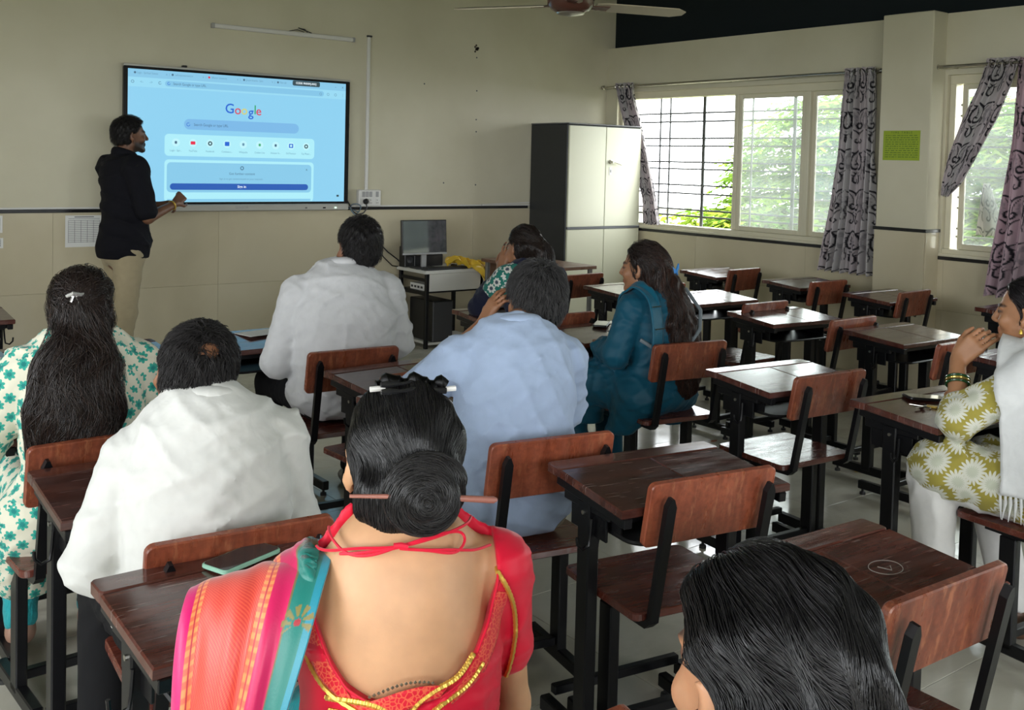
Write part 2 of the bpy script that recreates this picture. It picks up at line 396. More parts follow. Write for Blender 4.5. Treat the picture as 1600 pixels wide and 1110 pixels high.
def tree(name,label,base,h,clusters,n_leaf,size,pal,seed,group='trees outside the windows'):
    """clusters: (dx,dy,z,r) relative to base; leaves grow along sprays in flat layers"""
    K=2.1; base=(base[0]*K,base[1]*K,base[2]); clusters=[(a*K,b*K,CAM_H+(z-CAM_H)*K,r*K) for a,b,z,r in clusters]; size=size*K*.9
    rng=np.random.default_rng(seed); root=empty(name,base,0,label,'tree',group)
    tk=MB(); bx,by,bz=base
    fork=np.array([0,0,h*.45]); tk.tube([(0,0,0),(.06,.03,h*.2),tuple(fork)],[.30,.25,.20],8)
    tk.build('trunk',M['bark'],root,True)
    V=[];C=[]
    for (dx,dy,z,r) in clusters:
        end=np.array([dx,dy,z-bz]); mid=(fork+end)/2+np.array([0,0,.25])
        MB().tube([fork,mid,end,end+np.array([r*.5,0,.1])],[.13,.09,.06,.02],6).build('branch',M['bark'],root,True)
        k=int(n_leaf*r*r/sum(c[3]**2 for c in clusters))
        # sprays: several leaflets along a drooping twig
        ns=max(1,k//7); u=rng.normal(size=(ns,3)); u/=np.linalg.norm(u,axis=1)[:,None]
        cpos=end+u*r*rng.uniform(.45,1.0,(ns,1))**.6*np.array([1,1,.62])
        lay=np.round(cpos[:,2]/.55)*.55; cpos[:,2]=cpos[:,2]*.45+lay*.55
        ang=np.arctan2(u[:,1],u[:,0])+rng.normal(0,.5,ns)
        d=np.stack([np.cos(ang),np.sin(ang),-.25+rng.normal(0,.22,ns)],1)
        side=np.stack([-np.sin(ang),np.cos(ang),np.zeros(ns)],1)
        tone=rng.uniform(0,1,ns)
        for j in range(7):
            sgn=1 if j%2 else -1
            o=cpos+d*size*(.45*j)+rng.normal(0,.01,(ns,3)); e=d*.55+side*sgn*.8+np.array([0,0,-.15])
            e/=np.linalg.norm(e,axis=1)[:,None]; w=np.cross(e,np.array([0,0,1.0])+rng.normal(0,.25,(ns,3))); w/=np.linalg.norm(w,axis=1)[:,None]+1e-9
            q=np.stack([o,o+e*size*.55+w*size*.2,o+e*size*1.15,o+e*size*.55-w*size*.2],1); V.append(q.reshape(-1,3))
            tt=np.clip(tone+rng.normal(0,.12,ns),0,1)[:,None]; c=.8*(np.array(pal[0])*(1-tt)+np.array(pal[1])*tt); C.append(np.repeat(c,4,0))
    V=np.concatenate(V); C=np.concatenate(C); F=np.arange(len(V)).reshape(-1,4)
    o=raw('foliage',V,F,M['leaf'],root,col=C); o['kind']='stuff'
    return root
G1=((.06,.16,.025),(.30,.44,.06)); G2=((.05,.13,.03),(.22,.36,.08))
tree('tree','wide feathery green tree filling the middle pane of the window beside the cabinet',(12.3,8.6,-3.6),6.6,
     [(0,0,1.95,1.15),(.4,.9,1.45,1.0),(-.2,-1.0,2.1,1.1),(.3,1.5,.7,.8),(.5,-1.9,2.0,1.1),(-.2,.3,.9,1.05),(.3,-1.1,.8,1.05),(.2,-2.2,.7,1.05),(-.1,1.2,.1,.9)],40000,.16,G1,3)
tree('tree','loose leafy tree standing beyond the window next to the green notice',(13.0,5.9,-3.6),6.6,
     [(0,.2,2.0,1.0),(.2,1.0,1.5,.9),(0,-.8,2.3,1.0),(.2,-1.5,1.6,1.0),(-.2,0,.9,1.0),(.1,-1.0,.7,1.0),(.0,.9,.4,.9)],28000,.16,((.07,.17,.035),(.32,.44,.10)),5)
tree('tree','low yellowish green tree at the bottom corner of the open window',(10.9,10.4,-3.6),4.6,
     [(0,.2,.35,.75),(.6,-.5,.6,.8),(.2,.8,.1,.6),(-.2,-.3,.15,.6)],9000,.17,((.10,.20,.02),(.42,.50,.07)),9)
tree('tree','tall pale green tree farther behind, seen between the other crowns',(19.0,11.5,-3.6),8.0,
     [(0,0,2.4,1.5),(.4,1.6,1.7,1.3),(0,-1.8,2.2,1.5),(.2,-3.2,1.8,1.4),(0,-.8,.8,1.5),(.2,.9,.6,1.2),(0,-2.6,.6,1.5)],12000,.22,((.16,.26,.10),(.34,.44,.18)),13)
# ================================================================== school desks and chairs
DW,DD=.55,.37      # desktop width and depth
ZB,ZF=.752,.731    # height of the far ledge and of the near edge
SL=.075            # depth of the flat pen ledge
def desk_proto():
    d=empty('school_desk')
    yb=DD/2; ang=math.atan2(ZB-ZF,DD-SL)
    # pen ledge
    MB().prism(rrect(-DW/2,yb-SL+.001,DW/2,yb,.012,3),ZB-.026,ZB,None,.003).build('pen_ledge',M['wood_top'],d)
    # two sloping boards side by side
    Mx=Matrix.Translation((0,yb-SL,ZB-.002))@Matrix.Rotation(ang,4,'X')
    L=(DD-SL)/math.cos(ang)
    for a,b in ((-DW/2,.02),(.0212,DW/2)):
        o=[(a,-L),(b,-L),(b,0),(a,0)] if a>-.2 else [(a,-L),(b,-L),(b,0),(a,0)]
        MB().prism(o,-.024,0,Mx,.0035).build('desktop_board',M['wood_top'],d)
    MB().box((-DW/2+.01,-L+.0,-.050),(-DW/2+.035,.03,-.0242),.002,Mx).box((DW/2-.035,-L,-.050),(DW/2-.01,.03,-.0242),.002,Mx).box((-DW/2+.035,-L+.03,-.050),(DW/2-.035,-L+.055,-.0242),.002,Mx).box((-DW/2+.035,.0,-.050),(DW/2-.035,.025,-.0242),.002,Mx).build('support_frame',M['metal_black'],d)
    # sheet-metal book tray with a rolled front edge
    t=MB(); y0,y1=-.165,.13; zt=.622
    t.prism(rrect(-.215,y0,.215,y1,.05,5),zt,zt+.004)
    path=[(p[0],p[1],zt+.004) for p in rrect(-.215,y0,.215,y1,.05,5)]; t.tube(path,.006,6,True)
    for sx in (-1,1): t.box((sx*.215-.002,-.10,zt),(sx*.215+.002,.12,.672))
    t.box((-.20,.126,zt),(.20,.130,.69))
    t.build('book_tray',M['metal_black'],d,True)
    for sx in (-1,1):
        x=sx*.236
        MB().box((x-.018,-.005,.045),(x+.018,.050,.690),.004).build('leg',M['metal_black'],d)
        MB().box((x-.012,-.09,.665),(x+.012,.13,.700),.003).box((x-.004-sx*.004,-.06,.600),(x+.004-sx*.004,.11,.672),.002).build('bracket',M['metal_black'],d)
        r=MB().box((x-.017,-.16,.028),(x+.017,.225,.070),.004).build('floor_rail',M['metal_black'],d)
        for yy in (-.135,.20): MB().lathe([(.006,.03),(.006,.014),(.014,.012),(.015,.0)][::-1],(x,yy,0),10).build('levelling_foot',M['rubber'],r,True)
        h=[(x+sx*.019,-.02,.655),(x+sx*.022,-.02,.61),(x+sx*.026,-.02,.585),(x+sx*.045,-.02,.578),(x+sx*.06,-.02,.592),(x+sx*.062,-.02,.612)]
        MB().tube(h,.0045,6).build('bag_hook',M['metal_black'],d,True)
        MB().lathe([(.006,-.004),(.006,.004)],(0,0,0),8,Matrix.Translation((x+sx*.018,.02,.66))@Matrix.Rotation(math.pi/2,4,'Y')).build('bolt',M['chrome'],d)
    MB().box((-.219,.196,.071),(.219,.222,.098),.003).build('cross_bar',M['metal_black'],d)
    return d
def chair_proto():
    c=empty('school_chair'); W=.40
    # seat board
    MB().prism(rrect(-W/2,-.165,W/2,.185,.022,4),.430,.452,None,.003).build('seat',M['wood_seat'],c)
    # backrest with the two slots for the supports
    lean=math.radians(11); Mb=Matrix.Translation((0,-.190,.628))@Matrix.Rotation(lean,4,'X')
    o=rrect(-W/2,0,W/2,.172,.018,4)
    bm=MB(); Mp=Mb@Matrix.Rotation(math.pi/2,4,'X')
    bm.prism(o,-.020,0.0,Mp,.003); bk=bm.build('backrest',M['wood_back'],c)
    for sx in (-1,1):
        x=sx*(W/2-.042)
        p=[(x,.09,.422),(x,-.12,.420),(x,-.165,.421),(x,-.182,.436),(x,-.186,.46)]
        top=Mb@Vector((x,-.024,.146))
        s=MB(); pts=[Vector(q) for q in p]+[Vector((x,-.186+(top.y-.004+.186)*.5,.46+(top.z-.46)*.5)),Vector((x,-.186+(top.y-.004+.186)*.93,.46+(top.z-.46)*.93)),Vector((x,top.y-.004,top.z))]
        # flat strip bent round under the seat, wider face seen from the side
        V=[];F=[]
        for i,q in enumerate(pts):
            tdir=(pts[min(i+1,len(pts)-1)]-pts[max(i-1,0)]).normalized(); n=tdir.cross(Vector((1,0,0))).normalized()
            hw=.0135; ht=.009
            if i==len(pts)-1: hw=.004
            for (u,w) in ((-1,-1),(1,-1),(1,1),(-1,1)): V.append(q+Vector((u*hw,0,0))+n*w*ht)
        for i in range(len(pts)-1):
            for k in range(4): F.append((i*4+k,i*4+(k+1)%4,i*4+4+(k+1)%4,i*4+4+k))
        F.append((3,2,1,0)); n=len(pts)*4; F.append((n-4,n-3,n-2,n-1))
        s.add(V,F); sp=s.build('back_support',M['metal_black'],c)
        for zz in (.05,.125):
            q=Mb@Vector((x,-.030,zz)); MB().lathe([(.0075,-.004),(.0075,.002),(.005,.006)],(0,0,0),8,Matrix.Translation(q)@Matrix.Rotation(math.pi/2,4,'X')).build('bolt',M['chrome'],sp,True)
        MB().box((x-.016,-.02,.045),(x+.016,.038,.410),.004).build('leg',M['metal_black'],c)
        r=MB().box((x-.016,-.17,.028),(x+.016,.19,.068),.004).build('floor_rail',M['metal_black'],c)
        for yy in (-.15,.17): MB().lathe([(.006,.03),(.006,.014),(.014,.012),(.015,.0)][::-1],(x,yy,0),10).build('levelling_foot',M['rubber'],r,True)
    MB().box((-.142,-.006,.075),(.142,.022,.103),.003).build('cross_bar',M['metal_black'],c)
    MB().box((-.17,.0,.408),(.17,.03,.4295),.002).build('seat_bar',M['metal_black'],c)
    return c
DP=desk_proto(); CP=chair_proto(); used={'d':False,'c':False}
GD='wooden school desks in rows'; GC='wooden school chairs in rows'
TR=random.Random(12)
def tone(o,t):
    for ch in bpy.data.objects:
        if ch.parent==o:
            ch['tone']=t
            for g_ in ch.children: g_['tone']=t
def place_desk(bl_x,bl_y,rot,label,tn=None):
    """by the far left corner of the top"""
    o=DP if not used['d'] else copy_tree(DP); used['d']=True
    a=math.radians(rot); lx,ly=-DW/2,DD/2
    o.location=(bl_x-(lx*math.cos(a)-ly*math.sin(a)), bl_y-(lx*math.sin(a)+ly*math.cos(a)),0); o.rotation_euler=(0,0,a); tone(o,TR.uniform(.1,.5) if tn is None else tn)
    return tag(o,label,'desk',GD)
def place_chair(x,y,rot,label):
    """x,y: middle of the backrest's upper edge"""
    o=CP if not used['c'] else copy_tree(CP); used['c']=True
    a=math.radians(rot); lx,ly=0,-.235
    o.location=(x-(lx*math.cos(a)-ly*math.sin(a)), y-(lx*math.sin(a)+ly*math.cos(a)),0); o.rotation_euler=(0,0,a); tone(o,TR.uniform(.05,.4))
    return tag(o,label,'chair',GC)
place_desk(1.80,2.165,-9.0,'worn dark desk behind the man in the pale blue shirt',.15)
place_desk(3.171,2.823,-6.0,'glare-lit desk directly behind the woman in teal')
place_desk(3.219,2.176,-5.0,'desk with a phone and keys on it in front of the woman with white scarf')
place_desk(1.60,1.435,-3.4,'scratched reddish desk in front of the nearest head, circle scrawled on top',.85)
place_desk(.554,2.037,0.2,'dark desk with a phone on it in front of the woman in red')
place_desk(.612,2.828,-1.0,'dark desk in front of the balding man in white shirt')
place_desk(1.835,3.575,3.0,'desk right behind the chair of the man in white facing the computer table')
place_desk(1.735,3.135,1.0,'desk with a sheet of paper in front of the man in pale blue')
place_desk(.635,3.615,0.5,'desk in front of the woman in green print, half hidden by her shoulder')
place_desk(.955,4.585,0.0,'front-row desk behind the balding man\'s head, near the presenter')
place_desk(1.70,4.60,0.5,'desk with white papers in front of the large man in white shirt')
place_desk(.39,4.62,1.0,'desk covered with a light blue cloth at the edge beside green-print woman')
place_desk(.60,5.93,0.0,'desk whose corner juts in from the edge under the wall papers')
place_desk(3.20,4.71,-3.0,'desk with a black notebook in front of the woman with ponytail')
place_desk(3.23,3.98,-2.0,'desk with a phone in front of the woman in teal')
place_desk(4.56,3.905,-6.0,'bright glare-lit desk, second from the curtain row, above the woman in teal\'s chair')
place_desk(4.60,3.17,-2.0,'grey-brown desk beside the raised hand of the woman with white scarf')
place_desk(4.76,4.66,-2.0,'white-glare desk right beside the long hair of the woman in teal')
place_desk(4.62,5.22,2.0,'desk just in front of the face of the woman in teal')
place_desk(6.03,5.66,2.0,'desk under the window closest to the cabinet')
place_desk(6.10,4.90,-4.0,'desk standing below the long hanging curtain')
place_desk(5.98,4.125,-1.0,'dark desk standing beside the pilaster with the green notice')
place_desk(6.14,3.285,0.0,'desk behind the face of the woman with white scarf, by the second window')
place_desk(4.50,2.45,-2.0,'desk mostly hidden behind the woman with white scarf')
place_chair(1.99,1.705,-9.5,'empty chair standing behind the worn dark desk near the middle aisle')
place_chair(3.37,2.335,-4.5,'empty chair with two dark knots, in front of the desk with keys')
place_chair(1.855,.995,-2.0,'scuffed orange-brown chair beside the nearest head')
place_chair(.855,1.99,-5.0,'chair of the balding man, its back pushed against the desk with phone')
place_chair(.825,2.865,3.0,'chair the woman in green print sits on')
place_chair(2.035,3.67,-5.0,'chair the large man in white shirt sits on')
place_chair(2.065,3.172,4.0,'empty chair squeezed between two desks ahead of the man in pale blue')
place_chair(1.865,2.195,-11.0,'chair the man in pale blue shirt sits on')
place_chair(3.39,3.08,-10.0,'chair the woman in teal sits on')
place_chair(3.46,4.01,0.0,'chair the woman with ponytail sits on')
place_chair(4.81,3.80,0.0,'empty chair just above the glare-lit desk beside teal woman\'s long hair')
place_chair(4.74,3.165,0.0,'empty chair between the bright glare-lit desk and the grey-brown desk')
place_chair(4.56,2.47,0.0,'empty chair behind the raised hand of the woman with white scarf')
place_chair(6.24,5.15,4.0,'empty chair below the window closest to the cabinet')
place_chair(6.15,4.325,-2.0,'empty chair below the long hanging curtain')
place_chair(6.19,3.69,3.0,'empty chair beside the pilaster, last before the second window')
place_chair(4.82,5.41,5.0,'empty chair seen over the shoulder of the ponytail woman')
place_chair(4.90,4.70,2.0,'empty chair hidden behind the blue hair clip of the woman in teal')
place_chair(1.18,4.02,4.0,'front-row chair seen between green-print woman and balding head')
place_chair(3.42,1.345,-6.0,'chair the woman with white scarf sits on')
place_chair(.84,1.02,0.0,'chair the woman in red sits on')
place_chair(.80,.24,0.0,'chair under the person with the nearest head')
# ================================================================== things on the front wall
def emat(name,c,s): 
    m=newmat(name,(.02,.02,.02),.25,emit=c,estr=s); return m
ES=.52
SM={'bg':emat('screen_pale_blue',(.255,.60,.83),ES),'bar':emat('screen_toolbar',(.30,.66,.85),ES),'tab':emat('screen_tab_strip',(.235,.54,.76),ES),'pill':emat('screen_search_pill',(.19,.46,.76),ES),'pill2':emat('screen_address_pill',(.22,.53,.76),ES),
    'card':emat('screen_card',(.40,.80,.90),ES),'inner':emat('screen_inner_card',(.235,.56,.78),ES),'blue':emat('screen_button_blue',(.018,.10,.43),ES),'dark':emat('screen_dark_text',(.06,.14,.22),ES),'mid':emat('screen_grey_text',(.12,.28,.40),ES),
    'white':emat('screen_white_text',(.85,.95,1.0),ES),'gb':emat('screen_letter_blue',(.02,.13,.62),ES),'gr':emat('screen_letter_red',(.62,.07,.12),ES),'gy':emat('screen_letter_yellow',(.62,.60,.18),ES),'gg':emat('screen_letter_green',(.05,.38,.16),ES),'red':emat('screen_icon_red',(.75,.02,.07),ES),'badge':emat('screen_badge',(.035,.07,.085),ES),'disc':emat('screen_icon_disc',(.50,.86,.93),ES)}
def text_obj(name,body,size,loc,mat,parent=None,align='CENTER',rot=(math.pi/2,0,0),extrude=0.0,xs=1.0,bold=0.0):
    c=bpy.data.curves.new('tmp','FONT'); c.body=body; c.size=size; c.align_x=align; c.align_y='CENTER'; c.extrude=extrude; c.resolution_u=3; c.offset=bold
    t=bpy.data.objects.new('tmp',c); COL.objects.link(t); dg=bpy.context.evaluated_depsgraph_get()
    me=bpy.data.meshes.new_from_object(t.evaluated_get(dg)); bpy.data.objects.remove(t); bpy.data.curves.remove(c)
    me.name=name; me.materials.clear(); me.materials.append(mat)
    o=bpy.data.objects.new(name,me); link(o,parent); o.location=loc; o.rotation_euler=rot; o.scale=(xs,1,1); return o
PX0,PX1,PZ0,PZ1=2.273,4.096,1.147,2.214; PY=7.58
sb=empty('interactive_display',(3.18,7.66,1.147),0,'large interactive touch display showing a web search page on the wall','display')
def pb(nm,lo,hi,mat,bev=.003,par=None): 
    return boxo(nm,(lo[0]-3.18,lo[1]-7.66,lo[2]-1.147),(hi[0]-3.18,hi[1]-7.66,hi[2]-1.147),mat,par or sb,bev)
M['silver']=newmat('silver_trim',(.50,.49,.45),.35,metal=.3); M['bezel']=newmat('display_bezel_black',(.006,.006,.008),.2)
pb('housing',(PX0+.01,PY+.012,PZ0+.02),(PX1-.01,7.645,PZ1-.012),M['plastic_black'],.006)
pb('top_trim',(PX0,PY-.004,PZ1-.012),(PX1,PY+.05,PZ1+.004),M['silver'])
pb('bezel',(PX0,PY+.0,PZ0+.052),(PX1,PY+.0115,PZ1-.012),M['bezel'])
pb('bottom_bar',(PX0,PY-.012,PZ0),(PX1,PY+.05,PZ0+.052),M['silver'],.006)
pb('camera_nub',(2.70,PY,PZ1+.004),(2.735,PY+.03,PZ1+.020),M['plastic_black'])
scr=pb('screen',(2.303,PY-.0015,1.217),(4.056,PY+.0,2.183),SM['bg'],0)
lay=[0]
def ui(nm,x0,z0,x1,z1,r,mat):
    lay[0]+=1; y=PY-.0018-.00006*lay[0]
    pts=[(q[0]-3.18,y-7.66,q[1]-1.147) for q in rrect(x0,z0,x1,z1,min(r,(z1-z0)/2-.0005,(x1-x0)/2-.0005),6)]
    return raw(nm,pts,[tuple(range(len(pts)))],mat,scr)
def ut(nm,body,size,x,z,mat,align='CENTER',xs=1.0,bold=0.0):
    lay[0]+=1; y=PY-.0018-.00006*lay[0]; return text_obj(nm,body,size,(x-3.18,y-7.66,z-1.147),mat,scr,align,xs=xs,bold=bold)
ui('tab_strip',2.303,2.122,4.056,2.182,.001,SM['tab']); ui('toolbar',2.303,2.055,4.056,2.124,.001,SM['bar'])
ui('address_pill',2.57,2.069,3.858,2.112,.025,SM['pill2'])
for (a,b,tx) in ((2.352,2.366,'Login - Spiritual Science'),(2.625,2.643,'swfreepowerment.or'),(2.902,2.922,'BRainar University'),(3.178,3.192,'ghoard downlo - Saim'),(3.458,3.474,'New tab')):
    ui('tab_icon',a-.008,2.149,a+.008,2.165,.008,SM['red'] if a==2.902 else SM['dark']); ut('tab_title',tx,.022,b,2.157,SM['mid'],'LEFT',.72); 
for a in (2.59,2.865,3.135,3.42): ut('tab_close','x  |',.022,a,2.157,SM['mid'])
ui('badge',3.582,2.141,3.821,2.182,.012,SM['badge']); ut('badge_text','CODE: 9NX4VJ.AN1J',.022,3.70,2.162,SM['white'],xs=.9,bold=.0006)
for x in (3.962,4.027): ut('window_button','-' if x<4 else 'x',.03,x,2.153,SM['dark'])
def ring(x,z,r,w,mat,nm='icon_ring',a0=0,a1=360):
    lay[0]+=1; y=PY-.0018-.00006*lay[0]; n=24; V=[];F=[]
    for i in range(n+1):
        a=math.radians(a0+(a1-a0)*i/n)
        for q in (r-w,r): V.append((x+q*math.cos(a)-3.18,y-7.66,z+q*math.sin(a)-1.147))
    for i in range(n): F.append((2*i,2*i+2,2*i+3,2*i+1))
    return raw(nm,V,F,mat,scr)
ring(2.335,2.091,.011,.003,SM['dark']); ut('back_arrow','<-',.026,2.40,2.091,SM['mid']); ut('forward_arrow','->',.026,2.468,2.091,SM['mid']); ring(2.532,2.091,.011,.003,SM['dark'],a0=40,a1=340)
ring(2.597,2.091,.011,.004,SM['gb'],a0=60,a1=360); ut('address_text','Search Google or type URL',.027,2.63,2.091,SM['dark'],'LEFT',.82)
for x in (3.829,3.895,3.962): ring(x,2.088,.011,.003,SM['mid'])
ut('menu_dots',':',.03,4.027,2.09,SM['dark'])
for ch,x,s,c in (('G',3.066,.104,'gb'),('o',3.131,.098,'gr'),('o',3.183,.098,'gy'),('g',3.237,.098,'gb'),('l',3.271,.098,'gg'),('e',3.300,.098,'gr')):
    ut('logo_letter',ch,s,x,1.928 if ch in 'Gl' else (1.921 if ch!='g' else 1.910),SM[c],bold=.001)
ui('search_pill',2.714,1.760,3.641,1.838,.039,SM['pill']); ring(2.746,1.797,.014,.004,SM['gb'],a0=50,a1=360); ut('search_text','Search Google or type URL',.029,2.788,1.797,SM['dark'],'LEFT',.82)
ui('shortcut_card',2.570,1.560,3.780,1.722,.03,SM['card'])
for i,(x,c,l) in enumerate(((2.654,'dark','Login - Spir...'),(2.783,'red','YouTube'),(2.915,'dark','Facebook'),(3.048,'gb','Coinbase.c...'),(3.178,'mid','Wikipedia'),(3.312,'gg','Cricket Live'),(3.445,'dark','Amazon In...'),(3.576,'gb','OnTheresor'),(3.707,'dark','Yap Player...'))):
    ui('shortcut_disc',x-.030,1.630,x+.030,1.690,.03,SM['disc'])
    if i in (2,8): ring(x,1.660,.017,.009,SM['badge'])
    elif i==1: ui('shortcut_icon',x-.018,1.648,x+.018,1.672,.005,SM['red'])
    elif i in (3,7): ui('shortcut_icon',x-.018,1.645,x+.018,1.677,.004,SM['gb'])
    else: ui('shortcut_icon',x-.009,1.650,x+.009,1.671,.006,SM[c])
    if i==7: ui('shortcut_icon',x-.009,1.652,x+.009,1.670,.006,SM['disc'])
    ut('shortcut_label',l,.020,x,1.600,SM['mid'],xs=.85)
ui('lower_card',2.570,1.2175,3.776,1.533,.03,SM['card']); ui('sign_in_card',2.588,1.290,3.756,1.513,.03,SM['inner']); ui('card_footer',2.592,1.219,3.752,1.240,.002,SM['inner'])
ring(3.170,1.477,.015,.006,SM['dark']); ut('card_heading','Get further content',.026,3.171,1.433,SM['dark']); ut('card_text','Sign in to get content based on your interests',.019,3.165,1.393,SM['mid']); ut('card_close','x',.03,3.714,1.475,SM['badge'])
ui('sign_in_button',2.612,1.309,3.729,1.357,.024,SM['blue']); ut('button_text','Sign in',.027,3.17,1.333,SM['white'],bold=.0005)
ui('pen_tool',3.985,1.256,4.007,1.272,.004,SM['badge'])
for x,mm in ((3.88,M['bezel']),(3.979,emat('power_led',(.55,1.0,.65),1.2)),(3.716,M['cab_edge'])): pb('bar_button',(x-.012 if mm!=M['bezel'] else x-.018,PY-.0135,1.162),(x+.006,PY-.0115,1.172),mm,0)
text_obj('bar_mark','SENSOR',.03,(3.171-3.18,PY-.0125-7.66,1.173-1.147),M['plastic_grey'],sb)
# tube-light batten, conduit, switch board, papers
bt=empty('light_batten',(3.55,7.66,2.557),0,'slim unlit white light batten fixed high on the wall','light fitting')
MB().box((-.597,-.036,-.017),(.597,-.001,.017),.006).build('batten_body',M['plastic_white'],bt); MB().tube([(-.03+.25,-.02,.02),(.10,-.03,.05),(.16,-.02,.045),(.18,-.03,.02)],.004,6).tube([(.02,-.02,.017),(.09,-.03,.035),(.15,-.03,.02)],.003,6).build('loose_wire',M['plastic_dark'],bt,True)
for sx in (-1,1): MB().box((sx*.60-.012,-.038,-.019),(sx*.60+.012,-.001,.019),.004).build('end_cap',M['plastic_grey'],bt)
cd=empty('cable_conduit',(4.302,7.66,1.31),0,'narrow white cable conduit running down to the switch board','conduit')
MB().box((-.013,-.022,.0),(.013,-.001,1.285),.003).build('channel',M['plastic_white'],cd); MB().box((-.018,-.02,1.285),(.03,-.001,1.300),.003).build('broken_end',M['plastic_dark'],cd)
so=empty('switch_board',(4.318,7.66,1.173),0,'white wall switch board with sockets and switches','switch board')
MB().box((-.105,-.055,0),(.105,-.001,.140),.006).build('box',M['plastic_white'],so)
for i,x in enumerate((-.062,-.028,.006,.068)):
    MB().box((x-.014,-.0585,.080),(x+.014,-.0545,.125),.002).build('switch',M['plastic_grey'],so)
    if i in (1,2,3): 
        s_=MB().box((x-.014,-.0575,.015),(x+.014,-.0545,.065),.002).build('socket',M['plastic_white'],so)
        for dx,dz in ((0,.052),(-.007,.03),(.007,.03)): MB().lathe([(.003,-.001),(.003,.001)],(0,0,0),8,Matrix.Translation((x+dx,-.058,dz))@Matrix.Rotation(math.pi/2,4,'X')).build('socket_hole',M['bezel'],s_)
plug=MB().lathe([(.0,.0),(.022,.002),(.026,.02),(.018,.035),(.008,.045)],(0,0,0),12,Matrix.Translation((4.268,7.60,1.215))@Matrix.Rotation(math.pi/2,4,'X')).build('power_plug',M['plastic_black'],None,True); tag(plug,'black power plug pushed into the wall switch board','plug')
o=MB().tube([(4.268,7.575,1.205),(4.27,7.57,1.16),(4.245,7.58,1.12),(4.20,7.60,1.105),(4.165,7.62,1.13),(4.13,7.63,1.20),(4.105,7.635,1.24)],.006,8).build('power_cable',M['plastic_black'],None,True); tag(o,'black cable looping from the plug to the display','cable')
o=MB().tube([(4.185+.045*math.cos(a),7.61-.02*math.sin(a*2),1.15+.045*math.sin(a)) for a in np.linspace(0,12,40)]+[(4.12,7.63,1.16),(4.105,7.64,1.19)],.005,6).build('data_cable',newmat('blue_grey_cable',(.13,.19,.24),.5),None,True); tag(o,'coiled blue-grey data cable beside the display corner','cable')
o=MB().tube([(4.108,7.63,1.95),(4.118,7.63,1.85),(4.112,7.63,1.72),(4.105,7.63,1.62)],.005,6).build('side_cable',M['plastic_black'],None,True); tag(o,'thin black cable hanging along the display\'s side','cable')
def paper(nm,x0,z0,x1,z1,label,rows):
    p=empty(nm,((x0+x1)/2,7.65,z0),0,label,'paper'); cx=(x0+x1)/2
    boxo('sheet',(x0-cx,-.0035,0),(x1-cx,-.0015,z1-z0),M['paper'],p)
    h=z1-z0; w=x1-x0; q=MB()
    for i in range(rows):
        zz=h*(.9-.8*i/rows); q.box((-w*.42,-.0040,zz-.0012),(w*.42,-.0036,zz+.0012))
    for i in range(6):
        xx=-w*.42+w*.84*i/5; q.box((xx-.001,-.0040,h*.14),(xx+.001,-.0036,h*.84))
    q.build('printed_table',M['ink'],p); 
    if rows>8: boxo('heading',(-w*.26,-.0042,h*.94),(w*.26,-.0036,h*.965),M['ink'],p)
    return p
paper('wall_paper_sheet',1.901,.897,2.155,1.122,'white printed timetable sheet behind the presenter',14)
paper('wall_paper_sheet',1.30,1.009,1.497,1.127,'upper white sheet cut by the picture edge beside the presenter',5)
paper('wall_paper_sheet',1.30,.904,1.502,.974,'lower white sheet cut by the picture edge beside the presenter',4)
hole=MB()
for i in range(14): 
    a=random.uniform(0,6.28); r=random.uniform(0,.03); hole.lathe([(.012,-.002),(.008,.003)],(0,0,0),7,Matrix.Translation((5.425+r*math.cos(a),7.66,2.595+r*1.3*math.sin(a)))@Matrix.Rotation(math.pi/2,4,'X'))
hole.build('plaster_hole',newmat('hole_dirt',(.07,.055,.045),.9),wf)
for x,z in ((4.869,2.242),(5.424,2.515),(5.433,2.215),(5.434,1.954),(5.437,1.844),(5.093,1.375),(5.443,1.36)):
    MB().lathe([(.009,-.002),(.006,.003)],(0,0,0),8,Matrix.Translation((x,7.66,z))@Matrix.Rotation(math.pi/2,4,'X')).build('nail_hole',M['cab_edge'],wf)
o=MB().bar((5.51,7.645,1.178),(6.06,7.645,1.196),.012,.012).build('wooden_stick',M['plastic_white'],None); tag(o,'thin pale stick lying on the wall trim beside the cabinet','stick')

